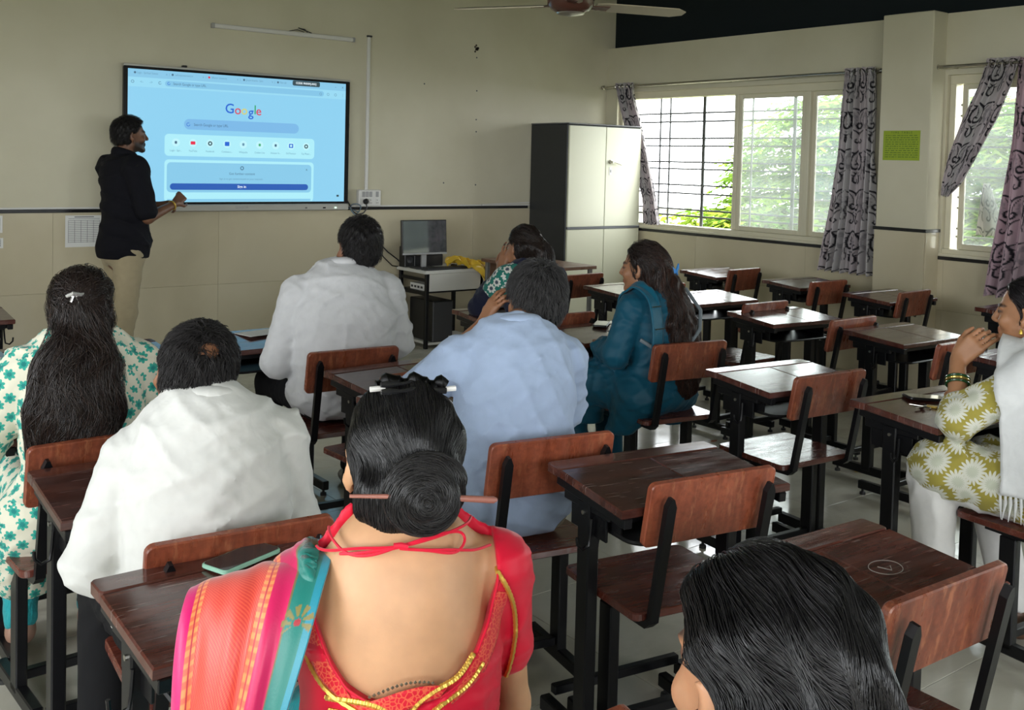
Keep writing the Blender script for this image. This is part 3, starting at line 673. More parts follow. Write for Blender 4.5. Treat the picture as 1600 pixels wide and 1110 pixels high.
# ================================================================== steel cabinet
cb=empty('steel_cabinet',(6.535,7.35,0),0,'tall two-door steel cabinet with dark sides and cream doors','cabinet')
X0,X1=-.465,.455; Y0=-.25; Y1=.30; HT=1.935
MB().box((X0,Y0+.02,.03),(X1,Y1,HT),.006).build('body',M['cab_dark'],cb)
MB().box((X0-.004,Y0-.004,HT),(X1+.004,Y1,HT+.012),.003).build('top_rim',M['cab_edge'],cb)
mid=.985
for nm,z0,z1 in (('door',.10,mid-.012),('door',mid+.012,HT-.012)):
    for a,b in ((X0+.01,-.008),(-.002,X1-.008)):
        d=MB().box((a,Y0,z0),(b,Y0+.022,z1),.003).build(nm,M['cab_door'],cb)
        if a>-.1 and z0>.5:
            h=MB().lathe([(.020,0),(.020,.012),(.012,.016),(.011,.045)],(0,0,0),14,Matrix.Translation((.055,Y0,1.60))@Matrix.Rotation(math.pi/2,4,'X')); h.tube([(.055,Y0-.04,1.60),(.09,Y0-.042,1.597),(.155,Y0-.042,1.578)],[.011,.010,.009],8); h.build('handle',M['chrome'],d,True)
            MB().box((.038,Y0-.003,1.475),(.075,Y0+.001,1.552),.002).build('lock_plate',M['plastic_white'],d); MB().box((.052,Y0-.0045,1.502),(.060,Y0-.0028,1.526),.0).build('keyhole',M['bezel'],d)
        elif a>-.1:
            h=MB().lathe([(.020,0),(.020,.012),(.012,.016),(.011,.045)],(0,0,0),14,Matrix.Translation((.055,Y0,.40))@Matrix.Rotation(math.pi/2,4,'X')); h.tube([(.055,Y0-.04,.40),(.09,Y0-.042,.40),(.155,Y0-.042,.395)],[.011,.010,.009],8); h.build('handle',M['chrome'],d,True)
MB().box((X0+.004,Y0-.006,mid-.012),(X1-.004,Y0+.02,mid+.012),.003).build('middle_rail',M['cab_edge'],cb)
MB().box((X0,Y0+.03,0),(X1,Y1-.03,.095),.004).build('plinth',M['cab_dark'],cb)

# ================================================================== computer table and what stands on it
pt=empty('computer_table',(4.90,7.38,0),0,'white computer table with black steel legs beside the wall','table')
TX0,TX1,TY0,TY1,TZ=-.30,.32,-.22,.24,.655
MB().box((TX0,TY0,TZ-.028),(TX1,TY1,TZ),.003).build('table_top',M['white_lam'],pt)
for x in (TX0+.03,TX1-.04):
    for yy in (TY0+.02,TY1-.03): MB().box((x-.015,yy-.015,.0),(x+.015,yy+.015,TZ-.028),.002).build('leg',M['metal_black'],pt)
MB().box((TX0+.046,TY0+.005,TZ-.175),(TX1-.01,TY0+.02,TZ-.0285),.002).build('front_panel',M['white_lam'],pt)
MB().box((TX0+.02,TY0+.05,.46),(TX1-.03,TY1-.05,.478),.002).box((TX0+.016,TY0+.036,.445),(TX0+.044,TY1-.046,.472),.002).build('keyboard_shelf',M['metal_black'],pt)
MB().box((TX0+.046,TY0+.01,.03),(TX1-.02,TY1-.01,.052),.003).build('foot_shelf',M['white_lam'],pt)
MB().box((TX0+.02,TY0+.036,.56),(TX0+.04,TY1-.046,.585),.002).build('side_rail',M['metal_black'],pt)
mo=empty('monitor',(4.715,7.36,TZ),math.radians(-3.5),'flat computer monitor reflecting a bright window on the white table','monitor')
Mt=Matrix.Translation((0,0,.118))@Matrix.Rotation(math.radians(-4.2),4,'X')@Matrix.Translation((0,0,-.118)); MB().box((-.215,-.012,.118),(.215,.022,.412),.004,Mt).build('casing',M['plastic_black'],mo)
m=newmat('monitor_glass',(.30,.33,.34),.04,spec=.8,metal=.8); MB().box((-.207,-.0135,.134),(.207,-.0118,.404),0,Mt).build('screen',m,mo)
MB().box((-.215,-.014,.118),(.215,-.0119,.133),.001,Mt).build('chin',M['plastic_grey'],mo)
MB().box((-.022,.0,.012),(.022,.025,.13),.003).build('neck',M['plastic_grey'],mo); MB().prism(rrect(-.10,-.06,.10,.09,.02),0,.012,None,.002).build('base',M['plastic_dark'],mo)
kb=empty('keyboard',(4.84,7.225,TZ),math.radians(3),'black keyboard in front of the monitor','keyboard')
MB().prism(rrect(-.215,-.05,.215,.055,.008),0,.016,None,.002).build('keyboard_body',M['plastic_dark'],kb)
q=MB()
for r in range(5):
    for cidx in range(20): q.box((-.205+cidx*.0206,-.042+r*.0185,.016),(-.188+cidx*.0206,-.027+r*.0185,.021))
o=q.build('keycaps',M['plastic_black'],kb); o['kind']='stuff'
o=MB().prism(rrect(-.018,-.035,.018,.035,.017),0,.028,Matrix.Translation((5.0,7.33,TZ)),.006).build('mouse',M['plastic_black'],None,True); tag(o,'small black mouse between keyboard and yellow cloth','mouse')
def speaker(x,y,label):
    s=empty('speaker',(x,y,TZ),0,label,'speaker'); MB().box((-.045,-.05,0),(.045,.05,.175),.006).build('cabinet_box',M['plastic_black'],s); MB().lathe([(.03,0),(.026,.006),(.012,.002)],(0,0,0),16,Matrix.Translation((0,-.05,.06))@Matrix.Rotation(math.pi/2,4,'X')).build('cone',M['plastic_dark'],s,True)
speaker(4.655,7.55,'black upright speaker beside the monitor on the white table')
bx=empty('carton_box',(4.79,7.55,TZ),0,'small yellow-brown carton behind the monitor','box')
mb_=MB().box((-.06,-.05,.10),(.06,.05,.245),.002); mb_.build('carton',newmat('carton_print',(.42,.28,.11),.6),bx); MB().box((-.061,-.051,.135),(.061,.051,.165),.0).build('label_band',newmat('carton_white',(.6,.58,.5),.6),bx)
o=MB().box((4.67+.035,7.50,TZ),(5.00,7.60,TZ+.10),.006).build('power_backup_unit',M['plastic_black'],None); tag(o,'low black box behind the monitor under the carton','box')
tw=empty('computer_tower',(4.79,7.345,.052),0,'black computer tower on the lower shelf of the white table','computer')
MB().box((-.105,-.185,0),(.095,.185,.345),.006).build('case',M['plastic_black'],tw); MB().box((-.10,-.188,.01),(.09,-.1852,.335),.002).build('front_panel',M['plastic_dark'],tw)
for k_ in range(2): MB().box((.052+k_*.016,-.190,.028),(.062+k_*.016,-.1875,.046),.0).build('sticker',M['plastic_white'] if k_==0 else M['plastic_grey'],tw)
sh=empty('router_box',(4.80,7.36,.478),0,'flat white device on the shelf under the white table','device'); MB().box((-.16,-.13,0),(.14,.10,.055),.004).build('case',M['plastic_white'],sh)
for k_ in range(4): MB().box((-.162,-.10+k_*.05,.018),(-.159,-.07+k_*.05,.036)).build('port',M['plastic_dark'],sh)
o=MB().tube([(4.64,7.57,.66),(4.58,7.585,.72),(4.50,7.60,.78),(4.42,7.62,.86)],.006,6).tube([(4.66,7.60,.64),(4.60,7.61,.5),(4.60,7.62,.30),(4.68,7.61,.2)],.006,6).tube([(4.62,7.60,.65),(4.55,7.61,.66),(4.46,7.61,.74),(4.38,7.63,.86)],.005,6).build('cable_bunch',M['plastic_black'],None,True); tag(o,'black cables hanging behind the white table','cable')
# yellow satin cloth draped over the table's corner
def satin():
    nu,nv=70,110; P=bez([(4.97,7.40,TZ+.022),(5.03,7.33,TZ+.050),(5.07,7.27,TZ+.030),(5.11,7.20,TZ+.022),(5.165,7.145,TZ+.012),(5.20,7.118,TZ-.05),(5.225,7.105,TZ-.13),(5.25,7.095,TZ-.215)],nv)
    Wd=bez([(.030,.035,0),(.05,.055,.0),(.055,.05,0),(.075,.045,0),(.095,.035,0),(.090,.02,0),(.082,.015,.02),(.07,.01,.03)],nv); s=np.linspace(-1,1,nu)[None,:,None]; t=np.linspace(0,1,nv)[:,None]
    T=np.gradient(P,axis=0); T/=np.linalg.norm(T,axis=1)[:,None]; Nn=np.cross(Wd/np.linalg.norm(Wd,axis=1)[:,None],T); Nn/=np.linalg.norm(Nn,axis=1)[:,None]; Nn*=np.where((Nn[:,2]-Nn[:,1])[:,None]<0,-1,1)
    f=.020*np.sin(s[...,0]*7+t*9)+.013*np.sin(s[...,0]*13-t*15+1)+.008*np.sin(t*34+s[...,0]*4)*(t<.45)
    V=P[:,None]+Wd[:,None]*s+Nn[:,None]*(f+.016)[...,None]
    on=V[...,1]>7.15; V[...,2]=np.where(on,np.maximum(V[...,2],TZ+.004),V[...,2]); V[...,1]=np.where(~on,np.minimum(V[...,1],7.148),V[...,1])
    F=[(j*nu+i,j*nu+i+1,(j+1)*nu+i+1,(j+1)*nu+i) for j in range(nv-1) for i in range(nu-1)]
    m=newmat('yellow_satin',(.70,.45,.03),.30,sheen=.2,spec=.6)
    o=raw('yellow_cloth',V.reshape(-1,3),F,m,None,True); md=o.modifiers.new('thick','SOLIDIFY'); md.thickness=.003
    tag(o,'shiny yellow satin cloth draped over the corner of the white table','cloth')
satin()
# brown side table near the cabinet
bt2=empty('wooden_table',(5.37,6.63,0),0,'plain brown table with grey steel legs in front of the cabinet','table')
MB().box((-.27,-.45,.725),(.25,.44,.752),.003).build('table_top',M['wood_table'],bt2)
for sx in (-.23,.21):
    for sy in (-.41,.40): MB().box((sx-.015,sy-.015,0),(sx+.015,sy+.015,.725),.002).build('leg',M['metal_grey'],bt2)
MB().box((-.215,.385,.45),(.195,.40,.724),.002).build('back_panel',M['wood_table'],bt2)

# ================================================================== ceiling fan
fn=empty('ceiling_fan',(3.62,4.25,2.385),math.radians(0),'brown ceiling fan with three cream blades','fan')
M['fan_brown']=newmat('fan_brown_enamel',(.09,.035,.025),.25); M['fan_blade']=newmat('fan_blade_cream',(.45,.40,.30),.35)
MB().lathe([(.04,.0),(.075,.004),(.105,.02),(.125,.045),(.128,.075),(.10,.105),(.05,.12),(.03,.13)],(0,0,0),32).build('motor',M['fan_brown'],fn,True)
MB().lathe([(.035,-.012),(.072,-.004),(.076,.003)],(0,0,0),28).build('bottom_cap',M['chrome'],fn,True)
MB().lathe([(.013,.12),(.013,1.16)],(0,0,0),12).build('down_rod',M['fan_brown'],fn,True); MB().lathe([(.03,1.10),(.075,1.20),(.075,1.215)],(0,0,0),20).build('ceiling_canopy',M['fan_brown'],fn,True)
view=math.atan2(4.25,3.62)
for k_,da in enumerate((90+13,-90+28,-20+0)):
    a=view+math.radians((-68,72,182)[k_]); Mx=Matrix.Rotation(a,4,'Z')@Matrix.Translation((0,0,.045))@Matrix.Rotation(math.radians(-12),4,'X')
    MB().prism([(.14,-.045),(.20,-.062),(.62,-.068),(.68,-.03),(.68,.02),(.62,.055),(.20,.055),(.14,.04)],-.003,.003,Mx).build('blade',M['fan_blade'],fn)
    MB().prism([(.10,-.02),(.22,-.03),(.22,.03),(.10,.02)],-.008,-.0035,Mx).build('blade_bracket',M['fan_brown'],fn)

# ================================================================== curtain rods, curtains and the notice on the pilaster
def rod(y0,y1,label,rings):
    r=empty('curtain_rod',(6.93,(y0+y1)/2,2.335),0,label,'curtain rod'); L=(y1-y0)/2
    MB().tube([(0,-L,0),(0,L,0)],.0125,12).build('rod',M['steel_rod'],r,True)
    for yy in (-L,L): MB().lathe([(.012,-.015),(.02,-.01),(.02,.012),(.01,.018)],(0,0,0),12,Matrix.Translation((0,yy,0))@Matrix.Rotation(math.pi/2,4,'X')).build('finial',M['steel_rod'],r,True)
    for yy in (-L*.93,0,L*.93): MB().box((0,yy-.012,-.012),(.098,yy+.012,.012),.003).build('bracket',M['steel_rod'],r)
rod(4.50,7.60,'steel curtain rod above the window beside the cabinet',0); rod(1.20,4.06,'steel curtain rod above the second window beyond the pilaster',0)
# damask weave: scrolls and medallions, computed per point of the cloth
TWD,THD=.30,.42
DSC=.74
STROKES=[([(.010,.03),(.055,.045),(.105,.095),(.125,.165),(.105,.225),(.065,.235),(.045,.205),(.060,.180),(.080,.190)],.006,.013),
 ([(.02,.25),(.05,.27),(.085,.31),(.090,.36),(.065,.385),(.045,.365),(.055,.345)],.004,.010),
 ([(.13,.20),(.14,.25),(.128,.30),(.14,.345)],.003,.007),
 ([(.035,.06),(.06,.10),(.075,.15),(.07,.17)],.002,.006),
 ([(.10,.07),(.13,.06),(.145,.035)],.007,.002),([(.115,.11),(.142,.115)],.008,.002),([(.12,.15),(.146,.165)],.007,.002),([(.09,.305),(.115,.29)],.006,.002),([(.075,.28),(.10,.26)],.005,.002)]
STROKES=[(bez(p),a,b) for p,a,b in STROKES]
def damask(u,v,seed=0):
    u=u/DSC; v=v/DSC
    row=np.floor(v/THD); uu=u+(row%2)*TWD/2; lu=np.abs(((uu/TWD)%1.0)-.5)*TWD; lv=(v/THD-row)*THD
    P=np.stack([lu,lv],-1).reshape(-1,2); dark=np.zeros(len(P)); 
    for pts,w0,w1 in STROKES:
        n=len(pts); d=np.full(len(P),9.0)
        for i in range(n-1):
            a,b=pts[i],pts[i+1]; ab=b-a; h=np.clip(((P-a)@ab)/(ab@ab+1e-12),0,1); q=np.hypot(*(P-a-h[:,None]*ab).T)
            k=(i+h)/(n-1); wdt=1.35*(w0+(w1-w0)*np.sin(k*math.pi*.5)) if w1>w0 else 1.35*(w0+(w1-w0)*k); d=np.minimum(d,q-wdt*(1-.55*k))
        dark=np.maximum(dark,np.clip(.5-d/.0035,0,1))
    r=np.hypot(P[:,0]/.045,(P[:,1]-.15)/.085); ang=np.arctan2(P[:,0],P[:,1]-.15)
    med=np.clip((1.0+.12*np.cos(8*ang)-r)*8,0,1)*np.clip((r-.35)*6,0,1)*.55
    flo=np.clip((np.sin(P[:,0]*260)*np.sin(P[:,1]*210)-.1)*4,0,1)*np.clip(1-r,0,1)
    return dark.reshape(u.shape),np.clip(med-flo*.5,0,1).reshape(u.shape)
def curtmat():
    m=newmat('damask_curtain',(.6,.55,.55),.85,sheen=.2,spec=.2); at=n_add(m,'ShaderNodeAttribute'); at.attribute_name='col'; setin(m,'Base Color',at.outputs[0])
    b=m.node_tree.nodes['Principled BSDF']
    N,L=nt(m); tl=n_add(m,'ShaderNodeBsdfTranslucent'); L.new(at.outputs[0],tl.inputs[0]); mx=n_add(m,'ShaderNodeMixShader'); mx.inputs[0].default_value=.28
    L.new(b.outputs[0],mx.inputs[1]); L.new(tl.outputs[0],mx.inputs[2]); L.new(mx.outputs[0],N['Material Output'].inputs[0]); return m
M['curtain']=curtmat()
def curtain(label,rail,folds,flat,amp,x0,base,nu=150,nv=300,rings=5,tail=False,zoff=0.0):
    """rail: list of (z, y_start, y_end, amp_scale, dx) from the top down"""
    z=np.array([r[0] for r in rail]); ya=np.array([r[1] for r in rail]); yb=np.array([r[2] for r in rail]); am=np.array([r[3] for r in rail]); dx=np.array([r[4] for r in rail])
    L=np.concatenate([[0],np.cumsum(np.hypot(np.diff(z),np.diff((ya+yb)/2)))]); t=np.linspace(0,L[-1],nv)
    def sm(a):
        q=np.interp(t,L,a); k=np.ones(25)/25; return np.convolve(np.pad(q,12,'edge'),k,'valid')
    Z,A,B,S,DX=sm(z),sm(ya),sm(yb),sm(am),sm(dx)
    s=np.linspace(0,1,nu)[None,:]; tt=t[:,None]
    ph=2*math.pi*folds*(s+.03*np.sin(3*tt+4*s)); fold=np.sin(ph)+.35*np.sin(2.3*ph+1.1+tt*1.5)
    Y=A[:,None]+(B-A)[:,None]*s+.010*np.cos(ph)*S[:,None]; X=x0+DX[:,None]+amp*S[:,None]*fold; Zz=Z[:,None]+0*s+.006*np.sin(ph)*(tt/L[-1])
    u=s*flat+0*tt; v=tt+0*s
    d,med=damask(u,v); pk=np.clip(.5+.5*np.sin(u*11+1.3),0,1)
    wht=np.array(base); pink=np.array(base)*np.array([.95,.80,.86]); c=wht*(1-.5*pk[...,None])+pink*(.5*pk[...,None])
    c=c*(1-med[...,None])+np.array([.17,.15,.17])*med[...,None]; c=c*(1-d[...,None])+np.array([.022,.020,.026])*d[...,None]
    V=np.stack([X,Y,Zz+zoff],-1).reshape(-1,3); idx=np.arange(nu*nv).reshape(nv,nu); F=np.stack([idx[:-1,:-1],idx[:-1,1:],idx[1:,1:],idx[1:,:-1]],-1).reshape(-1,4)
    root=empty('curtain',(0,0,0),0,label,'curtain','damask curtains')
    o=raw('cloth',V,F,M['curtain'],root,True,col=c.reshape(-1,3)); md=o.modifiers.new('thick','SOLIDIFY'); md.thickness=.002
    if rings:
        for k in range(rings):
            yy=ya[0]+(yb[0]-ya[0])*(k+.5)/rings; q=[(6.93+.026*math.cos(a),yy,2.335+.026*math.sin(a)) for a in np.linspace(0,2*math.pi,14)[:-1]]
            MB().tube(q,.005,6,True).build('eyelet',M['steel_rod'],root,True)
    return root
W0=(.60,.575,.575)
curtain('long damask curtain hanging beside the pilaster with the notice',[(2.385,4.82,4.535,.55,0),(2.20,4.83,4.53,.9,0),(1.8,4.85,4.52,1,0),(1.3,4.90,4.505,1.1,0),(.765,4.98,4.49,1.25,0)],6.0,.95,.036,6.915,W0)
curtain('bunched damask curtain half hidden behind the cabinet',[(2.385,7.43,7.16,.6,0),(2.2,7.40,7.17,.8,.03),(1.95,7.36,7.12,.7,.085),(1.5,7.20,7.0,.5,.105),(1.25,7.10,6.93,.45,.105),(1.0,7.07,6.86,.5,.10)],5.0,.80,.030,6.92,W0)
curtain('damask curtain swept diagonally aside at the second window',[(2.385,3.68,3.44,.6,0),(2.2,3.74,3.50,.8,.01),(1.95,3.86,3.60,.8,.02),(1.7,3.96,3.74,.7,.04),(1.5,4.005,3.86,.45,.05),(1.40,4.012,3.96,.15,.05)],5.0,.70,.028,6.92,W0)
curtain('pinkish damask curtain hanging at the picture edge by the second window',[(2.385,3.46,3.0,.6,0),(1.8,3.49,2.98,1,0),(1.3,3.545,2.97,1,0),(.72,3.62,2.96,1.2,0)],6.5,1.0,.036,6.915,(.52,.40,.44))
o=curtain('tail of a damask curtain hanging outside behind the second window\'s glass',[(1.52,3.80,3.76,.2,0),(1.35,3.82,3.70,.5,0),(1.12,3.84,3.62,.7,0)],2.5,.35,.012,XR+.135,(.5,.48,.44),80,120,0)
nb=empty('notice_sheet',(6.853,4.268,1.660),math.radians(-90),'lime green handwritten timetable notice on the pilaster','notice')
MB().box((-.148,-.0035,0),(.148,-.0012,.218),0).build('sheet',newmat('lime_paper',(.30,.40,.03),.8),nb); mi=newmat('green_ink',(.06,.12,.02),.8)
text_obj('heading','T I M E   T A B L E',.022,(0,-.0040,.203),mi,nb,rot=(math.pi/2,0,0))
q=MB(); rng_=random.Random(4)
for r in range(11):
    zz=.182-.0158*r; x=-.13
    while x<.13:
        w=rng_.uniform(.008,.03); q.box((x,-.0040,zz-.002),(min(x+w,.135),-.0036,zz+.0022)); x+=w+rng_.uniform(.004,.012)
o=q.build('handwriting',mi,nb); o['kind']='stuff'
# ================================================================== figures: smooth implicit volumes turned into continuous surfaces
def rotz(a): c,s=math.cos(a),math.sin(a); return np.array([[c,-s,0],[s,c,0],[0,0,1.0]])
def rotx(a): c,s=math.cos(a),math.sin(a); return np.array([[1.0,0,0],[0,c,-s],[0,s,c]])
def roty(a): c,s=math.cos(a),math.sin(a); return np.array([[c,0,s],[0,1.0,0],[-s,0,c]])
V3=lambda *a: np.array(a,float)
class Vol:
    def __init__(s,lo,hi,res):
        s.lo=np.array(lo,float); s.res=res; s.n=np.ceil((np.array(hi)-s.lo)/res).astype(int)+1
        s.D=np.full(s.n,1.0,np.float32); s.ax=[(s.lo[i]+res*np.arange(s.n[i])).astype(np.float32) for i in range(3)]
    def sl(s,lo,hi):
        a=np.maximum(np.floor((np.array(lo)-s.lo)/s.res).astype(int),0); b=np.minimum(np.ceil((np.array(hi)-s.lo)/s.res).astype(int)+1,s.n)
        return None if (a>=b).any() else tuple(slice(i,j) for i,j in zip(a,b))
    def pts(s,q): return np.meshgrid(s.ax[0][q[0]],s.ax[1][q[1]],s.ax[2][q[2]],indexing='ij',sparse=True)
    def put(s,q,d,k,mode):
        A=s.D[q]
        if mode=='sub':
            d=-d; h=np.clip(.5+.5*(A-d)/k,0,1); s.D[q]=d*(1-h)+A*h+k*h*(1-h)   # smooth max
        else:
            h=np.clip(.5+.5*(d-A)/k,0,1); s.D[q]=d*(1-h)+A*h-k*h*(1-h)
    def ell(s,c,r,R=None,k=.02,mode='add'):
        c=np.array(c,float); r=np.array(r,float); m=(r.max() if R is not None else r)+k+.03; q=s.sl(c-m,c+m)
        if q is None: return s
        X,Y,Z=s.pts(q); X=X-c[0];Y=Y-c[1];Z=Z-c[2]
        if R is not None: X,Y,Z=(R[0,0]*X+R[1,0]*Y+R[2,0]*Z),(R[0,1]*X+R[1,1]*Y+R[2,1]*Z),(R[0,2]*X+R[1,2]*Y+R[2,2]*Z)
        k0=np.sqrt((X/r[0])**2+(Y/r[1])**2+(Z/r[2])**2); k1=np.sqrt((X/r[0]**2)**2+(Y/r[1]**2)**2+(Z/r[2]**2)**2)+1e-9
        s.put(q,(k0*(k0-1)/k1).astype(np.float32),k,mode); return s
    def rc(s,a,b,ra,rb,k=.02,mode='add',flat=None):
        """round cone; flat=(axis vector, factor) squashes it along an axis"""
        a=np.array(a,float); b=np.array(b,float); m=max(ra,rb)+k+.03; q=s.sl(np.minimum(a,b)-m,np.maximum(a,b)+m)
        if q is None: return s
        X,Y,Z=s.pts(q); ba=b-a; L=ba@ba+1e-12
        px,py,pz=X-a[0],Y-a[1],Z-a[2]; h=np.clip((px*ba[0]+py*ba[1]+pz*ba[2])/L,0,1)
        dx,dy,dz=px-h*ba[0],py-h*ba[1],pz-h*ba[2]
        if flat is not None:
            f,w=flat; f=np.array(f,float); f/=np.linalg.norm(f); t=(dx*f[0]+dy*f[1]+dz*f[2])*(w-1); dx,dy,dz=dx+t*f[0],dy+t*f[1],dz+t*f[2]
        d=np.sqrt(dx*dx+dy*dy+dz*dz)-(ra+(rb-ra)*h)
        if flat is not None: d=d/max(1.0,flat[1]**.5)
        s.put(q,d.astype(np.float32),k,mode); return s
    def chain(s,P,r,k=.015,flat=None):
        for i in range(len(P)-1): s.rc(P[i],P[i+1],r[i],r[i+1],k,flat=flat)
        return s
    def plane(s,p,n,k=.004):
        """keep the side opposite to n"""
        n=np.array(n,float); n/=np.linalg.norm(n); X,Y,Z=s.pts((slice(None),)*3)
        d=((X-p[0])*n[0]+(Y-p[1])*n[1]+(Z-p[2])*n[2]).astype(np.float32); np.maximum(s.D,d,out=s.D); return s
    def warp(s,fun,band=.03):
        m=np.argwhere(np.abs(s.D)<band)
        P=s.lo+m*s.res; d=fun(P).astype(np.float32); s.D[m[:,0],m[:,1],m[:,2]]+=d; return s
    def sample(s,P):
        g=(P-s.lo)/s.res; g=np.clip(g,0,s.n-1.001); i=g.astype(int); f=g-i; D=s.D; o=0
        for dx in (0,1):
            wx=f[:,0] if dx else 1-f[:,0]
            for dy in (0,1):
                wy=f[:,1] if dy else 1-f[:,1]
                for dz in (0,1):
                    wz=f[:,2] if dz else 1-f[:,2]; o=o+D[i[:,0]+dx,i[:,1]+dy,i[:,2]+dz]*wx*wy*wz
        return o
    def grad(s,P):
        e=s.res; g=np.stack([s.sample(P+V3(e,0,0))-s.sample(P-V3(e,0,0)),s.sample(P+V3(0,e,0))-s.sample(P-V3(0,e,0)),s.sample(P+V3(0,0,e))-s.sample(P-V3(0,0,e))],1)
        return g/(np.linalg.norm(g,axis=1)[:,None]+1e-9)
    def mesh(s):
        D=s.D; D[0]=D[-1]=1; D[:,0]=D[:,-1]=1; D[:,:,0]=D[:,:,-1]=1
        S=D<0; n=s.n-1
        cnt=np.zeros(n,np.int8)
        for dx in (0,1):
            for dy in (0,1):
                for dz in (0,1): cnt+=S[dx:n[0]+dx,dy:n[1]+dy,dz:n[2]+dz]
        act=(cnt>0)&(cnt<8); cells=np.argwhere(act); idx=np.full(n,-1,np.int64); idx[act]=np.arange(len(cells))
        acc=np.zeros((len(cells),3)); num=np.zeros(len(cells))
        cr=[(0,0,0),(1,0,0),(0,1,0),(1,1,0),(0,0,1),(1,0,1),(0,1,1),(1,1,1)]
        val=np.stack([D[cells[:,0]+c[0],cells[:,1]+c[1],cells[:,2]+c[2]] for c in cr],1).astype(float)
        for a in range(8):
            for b in range(a+1,8):
                df=np.abs(np.array(cr[a])-np.array(cr[b]))
                if df.sum()!=1: continue
                m=(val[:,a]<0)!=(val[:,b]<0); t=np.where(m,val[:,a]/(val[:,a]-val[:,b]+1e-12),0); p=np.array(cr[a])+t[:,None]*(np.array(cr[b])-np.array(cr[a]))
                acc+=p*m[:,None]; num+=m
        v=s.lo+(cells+acc/num[:,None])*s.res
        F=[]
        for ax in range(3):
            o1,o2=[(1,2),(2,0),(0,1)][ax]
            sa=[slice(1,n[i]) if i!=ax else slice(0,n[i]) for i in range(3)]; sb=list(sa); sb[ax]=slice(1,n[ax]+1)
            A=S[tuple(sa)]; B=S[tuple(sb)]
            for flip,mk in ((False,A&~B),(True,~A&B)):
                e=np.argwhere(mk)
                if not len(e): continue
                off=np.array([1 if i!=ax else 0 for i in range(3)]); e=e+off
                u=np.zeros(3,int); u[o1]=1; w=np.zeros(3,int); w[o2]=1
                q=np.stack([idx[tuple((e-u-w).T)],idx[tuple((e-w).T)],idx[tuple(e.T)],idx[tuple((e-u).T)]],1)
                F.append(q[:,::-1] if flip else q)
        F=np.concatenate(F); F=F[(F>=0).all(1)]
        return v,F
    def build(s,name,mat,parent=None,colfun=None,relax=1,uvR=None):
        v,f=s.mesh()
        for _ in range(relax):   # light smoothing keeps the net from looking stepped
            a=np.zeros_like(v); c=np.zeros(len(v))
            for i in range(4):
                np.add.at(a,f[:,i],v[f[:,(i+1)%4]]+v[f[:,(i-1)%4]]); np.add.at(c,f[:,i],2)
            v=.5*v+.5*a/np.maximum(c,1)[:,None]
        o=raw(name,v,f,mat,parent,True,col=None if colfun is None else colfun(v))
        if uvR is not None:      # flat print laid on from the nearest side, face by face
            q=v@uvR; a=q[f]; n=np.abs(np.cross(a[:,2]-a[:,0],a[:,3]-a[:,1])); k=n.argmax(1); k[(k==2)&(n[:,2]<1.25*n[:,:2].max(1))]=n[(k==2)&(n[:,2]<1.25*n[:,:2].max(1)),:2].argmax(1)
            U=np.where((k==0)[:,None,None],a[:,:,[1,2]]+V3(.31,0)[None,None],np.where((k==1)[:,None,None],a[:,:,[0,2]],a[:,:,[0,1]]+V3(.1,.47)[None,None]))
            l=o.data.uv_layers.new(name='UVMap'); l.data.foreach_set('uv',U.astype(np.float32).ravel())
        return o
def folds(seed,dirs,freq,amp,warp=.6):
    """soft cloth folds: ridged waves running across the given directions"""
    rng=np.random.default_rng(seed); K=[]
    for d in dirs:
        d=np.array(d,float)/np.linalg.norm(d)
        K.append((d*freq*rng.uniform(.8,1.25)*2*math.pi,rng.uniform(0,6),rng.normal(size=3)*freq*2.2,rng.uniform(0,6),rng.normal(size=3)*freq*.9,rng.uniform(0,6)))
    def f(P):
        o=0
        for k,ph,m,mp,q,qp in K:
            w=np.sin(P@k+ph+warp*3*np.sin(P@m+mp)); g=.5+.5*np.sin(P@q*2+qp); o=o-amp*(1-np.abs(w))**2*g
        return o
    return f
# ---------------------------------------------------------------- cloth, skin and hair materials
def skinmat(name):
    m=newmat(name,(.3,.15,.08),.48,spec=.4,sss=.12); at=n_add(m,'ShaderNodeAttribute'); at.attribute_name='col'; v=coords(m); n=noise(m,v,22,3)
    setin(m,'Base Color',mixc(m,1.0,at.outputs[0],ramp(m,n,[(.3,g3(.9)),(.7,g3(1.06))]),'MULTIPLY')); bump(m,noise(m,v,350,2),.08,.001); return m
M['skin']=skinmat('skin')
def fabric(name,base,rough=.85,crease=.5,scale=9,sheen=.12,weave=False,colfun=None,stretch=(1,1,.45)):
    m=newmat(name,base,rough,sheen=sheen,spec=.2); v=coords(m,stretch); n=noise(m,v,scale,2,.45,.5); n2=noise(m,coords(m),scale*3.0,2,.5,.4)
    if colfun: setin(m,'Base Color',colfun(m))
    else: setin(m,'Base Color',mixc(m,1.0,base,ramp(m,n2,[(.2,g3(.93)),(.8,g3(1.04))]),'MULTIPLY'))
    h=math_(m,'ADD',n,math_(m,'MULTIPLY',n2,.25)); 
    if weave:
        w=n_add(m,'ShaderNodeTexWave'); w.inputs['Scale'].default_value=230; m.node_tree.links.new(coords(m),w.inputs['Vector']); h=math_(m,'ADD',h,math_(m,'MULTIPLY',w.outputs['Fac'],.03))
    bump(m,h,crease*.7,.02); return m
def hairmat(name,base=(.010,.008,.008),tip=None,rough=.30,spec=.5):
    m=newmat(name,base,rough,spec=spec*.7); at=n_add(m,'ShaderNodeAttribute'); at.attribute_name='col'; setin(m,'Base Color',at.outputs[0])
    v=coords(m,(1,1,1)); bump(m,noise(m,v,120,2),.25,.003); return m
M['hair']=hairmat('black_hair')
M['hair_matte']=hairmat('matte_hair',rough=.42,spec=.28)
